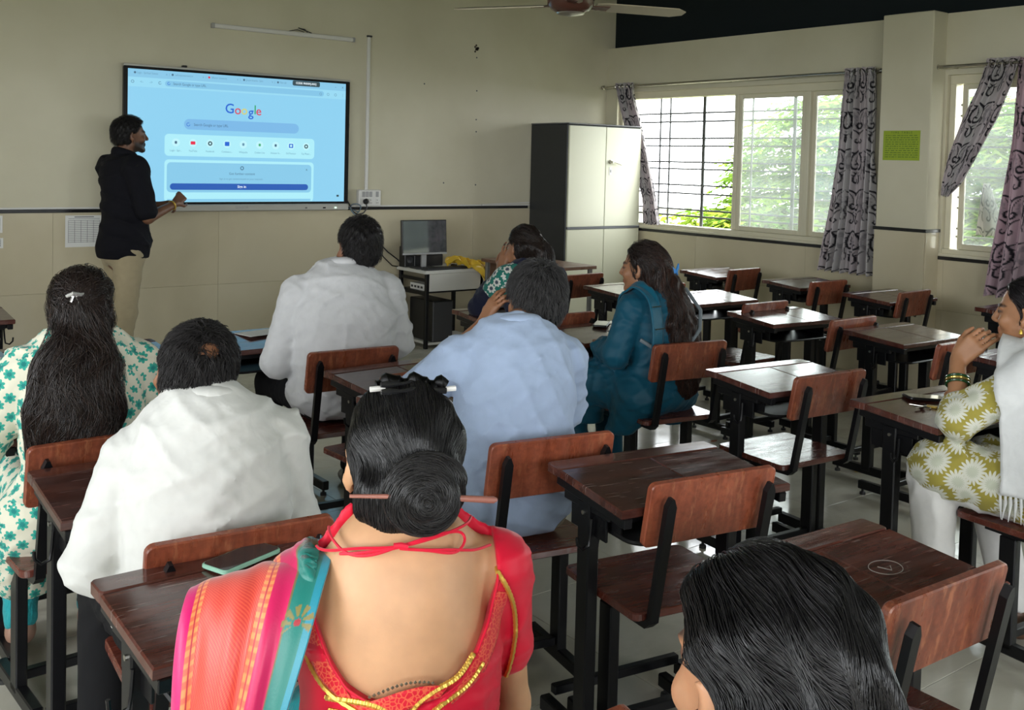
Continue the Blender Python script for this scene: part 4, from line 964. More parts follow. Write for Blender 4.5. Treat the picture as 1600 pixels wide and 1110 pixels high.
# ---------------------------------------------------------------- head and hands
def head(v,c,R,neck,sc=1.0,face=1.0,k=.014,nr=.054,beard=0.0,fem=False):
    """c: centre between the ears; R: columns = right, forward, up"""
    L=lambda *p: c+R@(V3(*p)*sc); S=lambda *r: V3(*r)*sc
    v.ell(L(0,-.012,.032),S(.074,.093,.082),R,k); v.ell(L(0,.026,-.030),S(.060,.064,.080),R,.03)
    jw=.047 if fem else .053
    for sx in (-1,1):
        v.rc(L(sx*jw,.0,-.058),L(sx*.014,.072,-.098),.020*sc,.017*sc,.02)
        v.ell(L(sx*.040,.064,-.030),S(.022,.020,.020),R,.02)
        v.rc(L(sx*.012,.088,.022),L(sx*.042,.076,.020),.008*sc,.007*sc,.012)
        v.ell(L(sx*.031,.092,.004),S(.014,.009,.009),R,.008,'sub'); v.ell(L(sx*.031,.078,.003),S(.0125,.0125,.0115),R,.003)
        v.ell(L(sx*.013,.098,-.033),S(.008,.010,.007),R,.006)
        # ears
        E=R@rotz(-sx*.62); v.ell(L(sx*.083,-.014,-.006),S(.0075,.020,.032),E,.006); v.ell(L(sx*.092,-.004,-.002),S(.006,.011,.018),E,.006,'sub'); v.ell(L(sx*.079,-.006,-.036),S(.007,.009,.010),E,.006)
    v.rc(L(0,.090,.012),L(0,.110,-.026),.008*sc,.0115*sc,.010); v.rc(L(-.017,.087,-.058),L(.017,.087,-.058),.0075*sc,.0075*sc,.008); v.rc(L(-.014,.087,-.068),L(.014,.087,-.068),.0078*sc,.0078*sc,.007)
    v.rc(L(-.022,.098,-.063),L(.022,.098,-.063),.002*sc,.002*sc,.005,'sub'); v.ell(L(0,.075,-.098),S(.018,.017,.015),R,.015)
    v.rc(L(0,-.022,-.05),neck,nr*sc,nr*1.04,.03)
def facecol(c,R,sc,base,beard=0.0,bald=None):
    base=np.array(base)
    def f(P):
        q=((P-c)@R)/sc; col=np.repeat(base[None],len(P),0)
        dark=lambda m,cc: col.__setitem__(slice(None),col*(1-m[:,None])+np.array(cc)*m[:,None])
        lip=np.clip(1.3-np.hypot(q[:,0]/.024,(q[:,2]+.063)/.011),0,1)*(q[:,1]>.07); dark(np.clip(lip*1.5,0,.75),(.22,.06,.05))
        for sx in (-1,1):
            br=np.clip(1.4-np.hypot((q[:,0]-sx*.033)/.020,(q[:,2]-.024)/.0055),0,1)*(q[:,1]>.05); dark(np.clip(br*2,0,.9),(.02,.014,.012))
            ey=np.clip(1.5-np.hypot((q[:,0]-sx*.031)/.013,(q[:,2]-.003)/.0055),0,1)*(q[:,1]>.06); dark(np.clip(ey*2,0,.92),(.05,.03,.025))
        if beard:
            b=np.clip((-.035-q[:,2])/.02,0,1)*np.clip((q[:,1]+.01)/.02,0,1)*(q[:,2]>-.125)*(np.hypot(q[:,0]/.02,(q[:,2]+.063)/.008)>1); dark(b*beard,(.018,.013,.011))
        return col
    return f
def hand(v,w,d,n,curl,sc=1.0,side=1,spread=.22,thumb=(.5,.6),tsp=.75):
    """w wrist, d direction of the palm, n back-of-hand normal; curl: four finger bends (radians per joint)"""
    d=np.array(d,float); d/=np.linalg.norm(d); n=np.array(n,float); n-=d*(n@d); n/=np.linalg.norm(n); x=np.cross(d,n)*side
    P=lambda a,b,cc: w+sc*(d*a+x*b+n*cc)
    for b,e in ((-.028,-.030),(-.010,-.011),(.010,.009),(.027,.028)): v.rc(P(.015,b*.75,0),P(.085,e,0),.014*sc,.0115*sc,.012)
    ln=[(.040,.026,.020),(.045,.030,.022),(.042,.028,.021),(.033,.021,.018)]
    for i,(b,l) in enumerate(zip((.028,.009,-.011,-.030),ln)):
        p=P(.088,b,0); a=0.0; dd=d+x*spread*(1.5-i)*.6; dd/=np.linalg.norm(dd); r=.0088*sc
        for j,le in enumerate(l):
            a+=curl[i]*(1.0 if j else .8); t=dd*math.cos(a)-n*math.sin(a); q=p+t*le*sc; v.rc(p,q,r,r*.92,.0025); p=q; r*=.92
    b0=P(.022,.026,-.006); t1=d*(1.3-tsp)+x*tsp-n*.35*thumb[0]; t1/=np.linalg.norm(t1); p1=b0+t1*.040*sc; t2=d*.9+x*.25-n*.6*thumb[1]; t2/=np.linalg.norm(t2); p2=p1+t2*.032*sc; p3=p2+(t2*.9-x*.25)*.026*sc
    v.rc(b0,p1,.0135*sc,.0115*sc,.010); v.rc(p1,p2,.0108*sc,.0098*sc,.005); v.rc(p2,p3,.0095*sc,.0078*sc,.004)
# ---------------------------------------------------------------- hair strands
def strands(vol,roots,dirfun,n,step,w,seed=0,lift=.0015,jit=.15,free=False):
    rng=np.random.default_rng(seed); p=roots.copy(); N=len(p); path=[p.copy()]; nor=[]; J=rng.normal(0,jit,(N,3)); lf=lift*rng.uniform(.2,1.8,N)
    for i in range(n-1):
        g=vol.grad(p); nor.append(g); d=dirfun(p,i)+J; 
        t=d-(d*g).sum(1)[:,None]*g; t/=np.linalg.norm(t,axis=1)[:,None]+1e-9
        p=p+t*step; s=vol.sample(p); gg=vol.grad(p); ok=np.abs(s)<.05; p=p-((s-lf)*ok)[:,None]*gg; path.append(p.copy())
    nor.append(nor[-1]); return np.stack(path,1),np.stack(nor,1)
def ribbons(name,paths,nors,w,mat,parent,col,tipcol=None,seed=0,taper=.25):
    N,n,_=paths.shape; rng=np.random.default_rng(seed)
    t=np.gradient(paths,axis=1); t/=np.linalg.norm(t,axis=2)[...,None]+1e-9; b=np.cross(t,nors); b/=np.linalg.norm(b,axis=2)[...,None]+1e-9
    ww=(w*rng.uniform(.6,1.3,(N,1))*(1-(1-taper)*np.linspace(0,1,n)[None]**3))[...,None]
    V=np.stack([paths+b*ww,paths-b*ww,paths+nors*ww*.8],2)      # N,n,3,3
    idx=np.arange(N*n*3).reshape(N,n,3); F=[]
    for k in range(3):
        a,c=idx[:,:-1,k],idx[:,:-1,(k+1)%3]; d,e=idx[:,1:,k],idx[:,1:,(k+1)%3]; F.append(np.stack([a,c,e,d],-1).reshape(-1,4))
    F=np.concatenate(F); cc=np.array(col)[None]*rng.uniform(.6,1.5,(N,1)); cc=np.repeat(cc[:,None],n,1)
    if tipcol is not None:
        k=np.linspace(0,1,n)[None,:,None]**2; cc=cc*(1-k)+np.array(tipcol)*k*rng.uniform(.4,1.3,(N,1,1))
    cc=np.repeat(cc[:,:,None],3,2)
    o=raw(name,V.reshape(-1,3),F,mat,parent,True,col=cc.reshape(-1,3)); o['kind']='stuff'; return o
def cap_roots(c,R,sc,n,seed,fun,scale=(.08,.10,.092),off=(0,-.012,.03)):
    """points on the skull where fun(local) is true"""
    rng=np.random.default_rng(seed); u=rng.normal(size=(n*3,3)); u/=np.linalg.norm(u,axis=1)[:,None]; q=u*np.array(scale)+np.array(off); q=q[fun(q)][:n]; return c+(q*sc)@R.T
def haircap(v,c,R,sc=1.0,thick=.010,front=.045,low=-.055,nape=-.07):
    """skull cap of hair ending at the hairline: v holds only the hair"""
    L=lambda *p: c+R@(V3(*p)*sc); S=lambda *r: V3(*r)*sc; t=thick
    v.ell(L(0,-.014,.034),S(.074+t,.093+t,.082+t),R,.01); v.ell(L(0,-.045,-.025),S(.062+t,.058+t,.065),R,.025)
def cut_face(v,c,R,sc=1.0,front=.05,up=.055,side=.02,low=-.06):
    """remove the hair volume in front of the hairline"""
    X,Y,Z=v.pts((slice(None),)*3); X,Y,Z=X-c[0],Y-c[1],Z-c[2]
    lx=(R[0,0]*X+R[1,0]*Y+R[2,0]*Z)/sc; ly=(R[0,1]*X+R[1,1]*Y+R[2,1]*Z)/sc; lz=(R[0,2]*X+R[1,2]*Y+R[2,2]*Z)/sc
    hl=side+(front-side)*np.clip((lz-0.0)/.085,0,1)+ (lx*lx)*(-1.5)           # hairline goes forward towards the top
    d=(np.minimum(ly-hl,(up+.028)-lz+.0*lx)*.8).astype(np.float32)*sc       # inside the face region when > 0
    np.maximum(v.D,np.minimum(d,.02),out=v.D)
    e=((low-lz)*.9+np.clip(.0,0,1)).astype(np.float32)*sc; np.maximum(v.D,e,out=v.D)
def haircol(base,var=.3,seed=0):
    base=np.array(base); 
    def f(P):
        s=np.sin(P@np.array([91.,57,40])+3*np.sin(P@np.array([33.,61,17]))); return base[None]*(1+var*s)[:,None]
    return f
def local(pos,yaw):
    R=rotz(yaw); return (lambda *p: V3(*pos)+R@V3(*p)),R
def HR(yaw,pitch=0,roll=0): return rotz(yaw)@rotx(pitch)@roty(roll)
# ================================================================== the people
SK=(.33,.165,.088)
def sitter(label,pos,yaw,sp,group='people seated at the desks'):
    """one seated person: continuous body mesh at top level, clothing and hair as children"""
    at,R=local((pos[0],pos[1],0),yaw); g=lambda k,d=None: sp.get(k,d)
    b=g('b',1.0); sw=g('sw',.17); sz=g('sz',1.0); ln=g('lean',.06); lx=g('lx',0.0)
    neck=V3(lx,ln,g('nz',sz+.080)); hc=V3(*g('head')); HRm=R@HR(*g('hrot',(0,0,0))); hs=g('hs',1.0)
    shL=V3(-sw+lx,ln+g('shyL',.0),sz+g('shzL',0)); shR=V3(sw+lx,ln+g('shyR',.0),sz+g('shzR',0)); pel=V3(0,0,.56)
    eL,wL,eR,wR=[V3(*g(k)) for k in ('eL','wL','eR','wR')]
    A=lambda p: at(*p); c=A(hc); res=g('res',.008)
    box_lo=V3(pos[0]-.62,pos[1]-.50,0); box_hi=V3(pos[0]+.62,pos[1]+.62,1.46)
    def torso(v,inf,k=.05):
        for t,(rx,ry,rz_) in ((.03,(.165,.125,.12)),(.30,(.150,.118,.16)),(.60,(.155,.118,.17)),(.84,(.92*sw,.108,.13))):
            p=pel+(neck-pel)*t+V3(0,-.02*math.sin(t*3.1),0); v.ell(A(p),(rx*(b if t<.8 else 1)+inf,ry*b+inf,rz_+inf),R,k)
        for sh in (shL,shR): v.rc(A(neck+V3(0,-.014,-.048)),A(sh),.046+inf,.050+inf,.035)
    lo,hi=box_lo,box_hi
    # --- body
    v=Vol(lo,hi,g('skinres',res)); torso(v,-.012)
    for sh,e,w,s,cu in ((shL,eL,wL,-1,g('cL')),(shR,eR,wR,1,g('cR'))):
        v.rc(A(sh),A(e),.046*g('arm',1),.037*g('arm',1),.02); v.rc(A(e),A(w),.038*g('arm',1),.025,.015)
        if cu is not None: hand(v,A(w),R@V3(*cu[0]),R@V3(*cu[1]),cu[2],cu[3] if len(cu)>3 else .95,s,thumb=cu[4] if len(cu)>4 else (.5,.6),**(cu[5] if len(cu)>5 else {}))
        else: v.rc(A(w),A(w+(w-e)/np.linalg.norm(w-e)*.09),.026,.02,.01)
    head(v,c,HRm,A(neck),hs,nr=g('nr',.054),fem=g('fem',False))
    body=v.build('person',M['skin'],None,facecol(c,HRm,hs,g('skin',SK),g('beard',0)))
    tag(body,label,'person',group)
    # --- top garment
    inf=g('inf',.010); v=Vol(lo,hi,res); torso(v,inf)
    ua=(.058+inf)*g('arm',1); ub=(.047+inf)*g('arm',1)
    for sh,e,w,sl in ((shL,eL,wL,g('slL',1.0)),(shR,eR,wR,g('slR',1.0))):
        if sl<=1.0:  # fraction of the upper arm, 1..2 goes on to the forearm
            q=sh+(e-sh)*min(sl,.97); v.rc(A(sh),A(q),ua,ua+(ub-ua)*sl,.014)
        else:
            v.rc(A(sh),A(e),ua,ub,.014); q=e+(w-e)*(sl-1); v.rc(A(e),A(q),ub,ub+(.036+inf-ub)*(sl-1),.02)
    if g('skirt'):
        for s in (-1,1):
            kx=g('kneeL' if s<0 else 'kneeR'); v.rc(A((s*.085,.02,.55)),A(V3(*kx)+V3(0,-.03,.02)),.100*b+inf,.085+inf,.05)
        kl,kr=V3(*g('kneeL')),V3(*g('kneeR'))
        if g('skirt')>1:   # cloth falling in front of and beside the legs
            for s,kx in ((-1,kl),(1,kr)): v.rc(A(kx),A(kx*V3(1,1,0)+V3(s*.02,.0,.26)),.085,.085,.06); v.rc(A((s*.14,.0,.52)),A((s*.18,.10,.33)),.09,.05,.06); v.rc(A(kx*V3(.8,.7,1)),A(kx*V3(.9,.75,0)+V3(0,0,.24)),.08,.075,.06)
    v.warp(g('fold',folds(sum(map(ord,label))%997,[(.2,.3,1),(.5,-.2,.8),(-.6,.3,.7),(1,0,.3)],5.5,.007)))
    if g('wr',True): v.warp(folds(sum(map(ord,label))%97+3,[(.25,.2,1),(.6,.1,.8),(-.5,.3,.9)],9,.0042,.5))
    v_top=v
    hem=g('hem',.44); v.plane(A((0,0,hem)),(0,0,-1))
    nr=g('ncut',.062); ax=hc-neck; v.rc(A(neck-ax*.05+V3(0,.012,-.012)),A(neck+ax*.8),nr,nr+.012,.008,'sub')
    if g('topcut'): g('topcut')(v,at,R)
    top=v.build(g('topname','shirt'),g('top'),body,uvR=R if g('uv') else None)
    if g('collar'):
        v2=Vol(c-V3(.22,.22,.30),c+V3(.22,.22,.10),.006); P=[]
        for i in range(25):
            a=2*math.pi*i/24; P.append(A(neck+V3(.072*math.cos(a),.010+.068*math.sin(a),.020-.024*math.sin(a))))
        v2.chain(P,[.022]*25,.006,flat=(R@(np.cross(V3(1,0,0),V3(0,.2,1))),.55))
        v2.rc(A(neck-ax*.1+V3(0,.012,0)),A(neck+ax*1.2),.060,.064,.004,'sub'); v2.build('collar',g('top'),top)
    # --- legs
    if g('legs',True):
        v=Vol(lo,V3(hi[0],hi[1]+.25,.75),.010); tr=g('trr',1.0)
        for s,kn,an in ((-1,g('kneeL',(-.12,.42,.53)),g('ankL',(-.13,.40,.09))),(1,g('kneeR',(.12,.42,.53)),g('ankR',(.13,.40,.09)))):
            v.rc(A((s*.085,.0,.530)),A(V3(*kn)+V3(0,0,-.015)),.080*tr*b**.4,.060*tr,.04); v.rc(A(kn),A(an),.062*tr,.048*tr,.02)
        v.ell(A((0,-.02,.545)),(.15*b,.12,.09),R,.04); v.warp(folds(5,[(0,1,.5),(.5,1,-.3)],7,.008)); v.plane(A((0,0,.10)),(0,0,-1)); v.build('trousers',g('trousers'),body)
        for an in (g('ankL',(-.13,.40,.09)),g('ankR',(.13,.40,.09))):
            v=Vol(A(an)-V3(.2,.2,.1),A(an)+V3(.2,.2,.12),.008); an=V3(*an); v.rc(A(an+V3(0,-.02,-.045)),A(an+V3(0,.13,-.055)),.040,.034,.02,flat=((0,0,1),1.15)); v.rc(A(an),A(an+V3(0,0,-.04)),.04,.042,.02); v.plane(A((0,0,.004)),(0,0,-1)); v.build('shoe',g('shoe',M['plastic_black']),body)
    return dict(vol=v_top,body=body,top=top,at=at,A=A,R=R,c=c,HR=HRm,hs=hs,neck=neck,shL=shL,shR=shR,hc=hc)
def hair_short(p,thick=.010,bald=None,col=(.010,.009,.009),n=2600,side=.012,front=.06,low=-.075,length=.022,grey=0.0,w=.0009,lift=.004,thin=False):
    c,Rm,hs=p['c'],p['HR'],p['hs']; v=Vol(c-V3(.16,.16,.17),c+V3(.16,.16,.18),.005); haircap(v,c,Rm,hs,thick)
    cut_face(v,c,Rm,hs,front,.07,side,low)
    for sx in (-1,1): v.ell(c+Rm@V3(sx*.092,-.004,-.014)*hs,V3(.028,.027,.042)*hs,Rm,.008,'sub')
    if bald is not None: v.ell(c+Rm@V3(*bald[0])*hs,V3(*bald[1])*hs,Rm,.012,'sub')
    rng=np.random.default_rng(3); v.warp(lambda P:.0016*np.sin(P@V3(210,90,60))+.0016*np.sin(P@V3(-80,190,120)+1))
    o=v.build('hair',M['hair_matte'],p['body'],haircol(col,.3))
    def ok(q):
        m=(q[:,2]>low+.012)&((q[:,1]<side+(front-side)*np.clip(q[:,2]/.085,0,1)-.004)|(q[:,2]>.088))&~((np.abs(q[:,0])>.05)&(np.hypot(q[:,1],q[:,2]+.02)<.035))
        if bald is not None: m&=(((q-np.array(bald[0]))/(np.array(bald[1])*1.02))**2).sum(1)>rng.uniform(.0 if thin else .55,1.1,len(q))
        return m
    roots=cap_roots(c,Rm,hs,n,5,ok,(.074+thick,.093+thick,.084+thick)); up=Rm@V3(.3,.6,-.6); cr=c+Rm@V3(.0,-.06,.10)*hs
    def df(P,i):
        d=P-cr; d/=np.linalg.norm(d,axis=1)[:,None]+1e-6; return d+np.array([0,0,-.35])
    pa,no=strands(v,roots,df,5,length/4,w,1,lift,.35); pa=pa+no*np.linspace(0,1,5)[None,:,None]**1.5*lift
    cols=np.array(col)*1.6+grey*np.array([.05,.05,.05])
    ribbons('hair_strands',pa,no,w,M['hair_matte'],o,cols,seed=2)
    return o,v
def bangle(name,p,center,axis,r,w,mat,parent,tube=.004,n=20):
    a=V3(*axis); a/=np.linalg.norm(a); x=np.cross(a,V3(0,0,1.0)); x/=np.linalg.norm(x); y=np.cross(a,x)
    MB().tube([center+r*(math.cos(t)*x+math.sin(t)*y) for t in np.linspace(0,2*math.pi,n+1)[:-1]],tube,8,True).build(name,mat,parent,True)
# -------------------------------------------------- fabrics
M['shirt_white']=fabric('white_shirt_cotton',(.60,.60,.575),crease=.75,scale=8)
M['shirt_grey']=fabric('offwhite_shirt_cotton',(.52,.52,.53),crease=.7,scale=8)
M['shirt_blue']=fabric('pale_blue_linen',(.36,.45,.62),crease=.7,scale=8,weave=True)
M['trouser_black']=fabric('black_trouser_cloth',(.006,.006,.007),crease=.3,sheen=0)
M['trouser_beige']=fabric('beige_chino',(.36,.30,.19),crease=.4)
M['trouser_khaki']=fabric('khaki_trouser',(.17,.14,.085),crease=.4)
M['shirt_black']=fabric('black_shirt_cotton',(.004,.004,.007),crease=.3,sheen=0)
M['gold']=newmat('gold_thread',(.75,.50,.10),.35,metal=.75)
M['white_cloth']=fabric('white_scarf_cotton',(.66,.67,.67),crease=.6,scale=10)
M['pants_white']=fabric('white_pants_cotton',(.66,.65,.64),crease=.5,scale=8)
def blockprint(m,scale,ground,ink,ink2,rmax=.42,petals=9,pw=.35,jit=.0):
    """flower-like block print on staggered cells of the cloth's own coordinates"""
    v=coords(m,(1,1,1),'UV'); vo=n_add(m,'ShaderNodeTexVoronoi',voronoi_dimensions='2D'); vo.inputs['Scale'].default_value=scale; vo.inputs['Randomness'].default_value=jit; L=m.node_tree.links
    sh=n_add(m,'ShaderNodeMapping'); sh.inputs['Rotation'].default_value=(0,0,.78); L.new(v,sh.inputs['Vector']); v=sh.outputs[0]; L.new(v,vo.inputs['Vector'])
    sub=n_add(m,'ShaderNodeVectorMath',operation='SUBTRACT'); L.new(v,sub.inputs[0]); L.new(vo.outputs['Position'],sub.inputs[1]); sx=n_add(m,'ShaderNodeSeparateXYZ'); L.new(sub.outputs[0],sx.inputs[0])
    ang=math_(m,'ARCTAN2',sx.outputs[0],sx.outputs[1])
    pet=math_(m,'ABSOLUTE',math_(m,'SINE',math_(m,'MULTIPLY',ang,petals/2.0))); rad=vo.outputs['Distance']
    lim=math_(m,'ADD',rmax*(1-pw),math_(m,'MULTIPLY',pet,rmax*pw)); ins=math_(m,'SUBTRACT',lim,rad)
    core=ramp(m,ins,[(.0,g3(0)),(.03,g3(1))]); inner=math_(m,'SUBTRACT',lim,math_(m,'MULTIPLY',rad,2.1)); c2=ramp(m,inner,[(.0,g3(0)),(.05,g3(1))])
    c=mixc(m,core,ground,ink); return mixc(m,c2,c,ink2)
M['green_print']=fabric('green_block_print',(.70,.67,.52),crease=.4,colfun=lambda m: blockprint(m,23,(.64,.62,.50),(.035,.33,.26),(.015,.19,.18),.40,7,.35,.30))
M['olive_print']=fabric('olive_floral_print',(.5,.5,.3),crease=.35,colfun=lambda m: blockprint(m,12.5,(.33,.28,.055),(.62,.62,.54),(.50,.52,.42),.55,18,.40,.45))
M['teal_silk']=fabric('teal_kurta_silk',(.003,.062,.105),rough=.5,crease=.5,sheen=.05)
M['teal_band']=fabric('teal_scarf_silk',(.004,.085,.14),rough=.4,crease=.35)
M['turquoise']=fabric('turquoise_leggings',(.02,.30,.33),crease=.8,scale=30)
M['navy']=fabric('navy_sleeve',(.012,.014,.035),crease=.4)
M['green_embroid']=fabric('green_embroidered_yoke',(.02,.17,.14),crease=.2,colfun=lambda m: blockprint(m,17,(.018,.16,.13),(.60,.62,.58),(.05,.07,.10),.45,8,.3,.15))
STRAP=dict(c=0)
# -------------------------------------------------- 1 balding man
A20=math.radians
p=sitter('balding man in white shirt seated between two dark desks',(.850,2.20),-A20(19),dict(head=(-.025,.150,1.060),hrot=(.10,-.10,.20),sz=.900,nz=.992,lean=.10,sw=.155,b=1.10,hs=1.0,eL=(-.238,.05,.67),wL=(-.14,.32,.71),eR=(.195,.14,.71),wR=(.12,.36,.74),shzR=.012,shzL=-.02,slL=1.8,slR=1.8,top=M['shirt_white'],trousers=M['trouser_black'],collar=True,hem=.535,arm=1.08,nr=.056,kneeL=(-.215,.27,.56),ankL=(-.225,.17,.09),trr=1.12,kneeR=(.12,.40,.54),skin=(.27,.12,.06),fold=folds(11,[(.3,.2,1),(.7,.1,.7),(-.5,.2,.9),(.9,0,.5)],5.0,.009)))
hair_short(p,.010,bald=((.005,-.098,.070),(.030,.020,.020)),n=5200,length=.034,w=.0010,thin=True,low=-.062)
# -------------------------------------------------- 2 large man in white near the computer table
p=sitter('large man in off-white shirt seated behind the front desks',(2.125,3.945),-A20(16),dict(head=(.075,.06,1.190),hrot=(.03,.0,.0),sz=.988,nz=1.085,lean=.05,sw=.187,b=1.42,hs=1.07,eL=(-.275,.05,.70),wL=(-.15,.36,.77),eR=(.255,.07,.76),wR=(.17,.36,.77),slL=1.85,slR=1.85,top=M['shirt_grey'],trousers=M['trouser_black'],collar=True,hem=.47,arm=1.2,nr=.060,kneeL=(-.26,.40,.55),kneeR=(.16,.42,.55),ankL=(-.24,.42,.09),skin=(.22,.10,.055),fold=folds(23,[(.3,.2,1),(.7,.1,.7),(-.5,.2,.9)],4.5,.009)))
o,_=hair_short(p,.011,n=3000,length=.02)
gl=MB(); fr=p['HR']; cc=p['c']
for sx in (-1,1): gl.tube([cc+fr@V3(sx*.079,-.02,.01),cc+fr@V3(sx*.081,.04,.012),cc+fr@V3(sx*.068,.092,.010)],.0022,6)
for sx in (-1,1): gl.tube([cc+fr@V3(sx*.034+.027*math.cos(t),.099,.004+.02*math.sin(t)) for t in np.linspace(0,6.283,17)[:-1]],.0018,6,True)
gl.build('spectacles',M['plastic_black'],p['body'],True)
# -------------------------------------------------- 3 man in pale blue
p=sitter('man in pale blue shirt resting his cheek on his hand',(1.90,2.44),-A20(15),dict(head=(.140,.185,1.130),hrot=(-.08,-.16,.10),sz=.955,nz=1.048,lean=.10,lx=.03,sw=.178,b=1.16,eL=(-.27,.30,.80),wL=(-.005,.28,1.04),cL=((.35,-.25,.9),(-.9,-.1,.3),(.5,.45,.5,.55)),eR=(.27,.22,.76),wR=(.10,.42,.78),slL=.86,slR=1.5,shzL=.01,top=M['shirt_blue'],trousers=M['trouser_khaki'],collar=True,hem=.465,arm=1.08,nr=.058,kneeL=(-.24,.36,.55),ankL=(-.24,.34,.09),skin=(.27,.125,.065),fold=folds(31,[(.3,.2,1),(.7,.1,.7),(-.5,.2,.9)],5.0,.008)))
hair_short(p,.013,n=5200,col=(.016,.015,.015),grey=.4,length=.032,w=.0010,lift=.006)
# -------------------------------------------------- 4 presenter
def presenter():
    pos=(2.135,7.10); yaw=-A20(80); at,R=local((pos[0],pos[1],0),yaw); A=lambda p: at(*p)
    lo=V3(pos[0]-.55,pos[1]-.55,0); hi=V3(pos[0]+.62,pos[1]+.50,1.86); hc=V3(0,.045,1.693); Hm=R@HR(-.18,.04,0); c=A(hc); neck=V3(0,-.005,1.545); shL,shR=V3(-.185,-.01,1.48),V3(.185,-.01,1.48)
    eR,wR=V3(.225,.06,1.145),V3(.165,.29,1.235); eL,wL=V3(-.22,.06,1.16),V3(-.06,.27,1.215)
    def tor(v,i,k=.05):
        for z,rx,ry,y in ((1.40,.165,.112,-.005),(1.22,.155,.120,.012),(1.05,.155,.125,.012),(.93,.172,.142,.0)): v.ell(A((0,y,z)),(rx+i,ry+i+(.016 if i>0 else 0),.17),R,k)
        for sh in (shL,shR): v.rc(A(neck+V3(0,-.01,-.05)),A(sh),.05+i,.058+i,k)
    v=Vol(lo,hi,.008); tor(v,-.012)
    for sh,e,w in ((shL,eL,wL),(shR,eR,wR)): v.rc(A(sh),A(e),.048,.038,.02); v.rc(A(e),A(w),.040,.026,.015)
    hand(v,A(wR),R@V3(-.25,.75,.6),R@V3(.9,.1,.4),(1.2,1.2,1.25,1.3),1.0,1,thumb=(.3,.9)); hand(v,A(wL),R@V3(.2,.9,.15),R@V3(-.4,.0,.9),(.9,.9,.9,.9),1.0,-1)
    head(v,c,Hm,A(neck),1.02,nr=.057)
    body=v.build('person',M['skin'],None,facecol(c,Hm,1.02,(.16,.075,.042),.95)); tag(body,'man in black shirt and beige trousers standing at the display','person')  # darker skin base: his backlit shade is put into the colour
    v=Vol(lo,hi,.008); tor(v,.014)
    for sh,e in ((shL,eL),(shR,eR)): v.rc(A(sh),A(sh+(e-sh)*.86),.078,.070,.03)
    v.warp(folds(7,[(.3,.2,1),(.7,.1,.7)],5,.012)); v.plane(A((0,0,.865)),(0,0,-1)); v.rc(A(neck+V3(0,.012,-.01)),A(hc),.064,.07,.008,'sub')
    for e,w,sh in ((eR,wR,shR),): 
        n=(w-e)/np.linalg.norm(w-e)
    top=v.build('shirt',M['shirt_black'],body)
    v2=Vol(c-V3(.2,.2,.28),c+V3(.2,.2,.02),.006); P=[A(neck+V3(.068*math.cos(a),.010+.064*math.sin(a),.012-.022*math.sin(a))) for a in np.linspace(0,2*math.pi,25)]; v2.chain(P,[.021]*25,.006,flat=((0,0,1),.6)); v2.rc(A(neck),A(hc),.057,.06,.004,'sub'); v2.build('collar',M['shirt_black'],top)
    v=Vol(V3(lo[0],lo[1],0),V3(hi[0],hi[1],1.02),.009)
    for s,an in ((-1,(-.10,.06,.07)),(1,(.10,-.10,.07))):
        kn=V3(s*.10,.02+.5*an[1],.50); v.rc(A((s*.085,0,.88)),A(kn),.098,.072,.03); v.rc(A(kn),A(an),.074,.060,.03)
    v.ell(A((0,-.003,.92)),(.176,.148,.13),R,.04); v.warp(folds(15,[(0,.5,1),(.5,.3,.8)],4,.004)); v.plane(A((0,0,.05)),(0,0,-1)); v.plane(A((0,0,1.01)),(0,0,1)); v.build('trousers',M['trouser_beige'],body)
    for an in ((-.10,.06,.07),(.10,-.10,.07)):
        v=Vol(A(an)-V3(.22,.22,.08),A(an)+V3(.22,.22,.1),.008); an=V3(*an); v.rc(A(an+V3(0,-.03,-.03)),A(an+V3(0,.15,-.035)),.042,.036,.02); v.plane(A((0,0,.004)),(0,0,-1)); v.build('shoe',M['plastic_black'],body)
    bangle('wrist_watch',None,A(wR+(eR-wR)*.12),A(wR)-A(eR),.030,.0,M['gold'],body,.006)
    d=dict(c=c,HR=Hm,hs=1.02,body=body); hair_short(d,.016,n=2600,front=.070,low=-.06,length=.02,side=.010)
presenter()
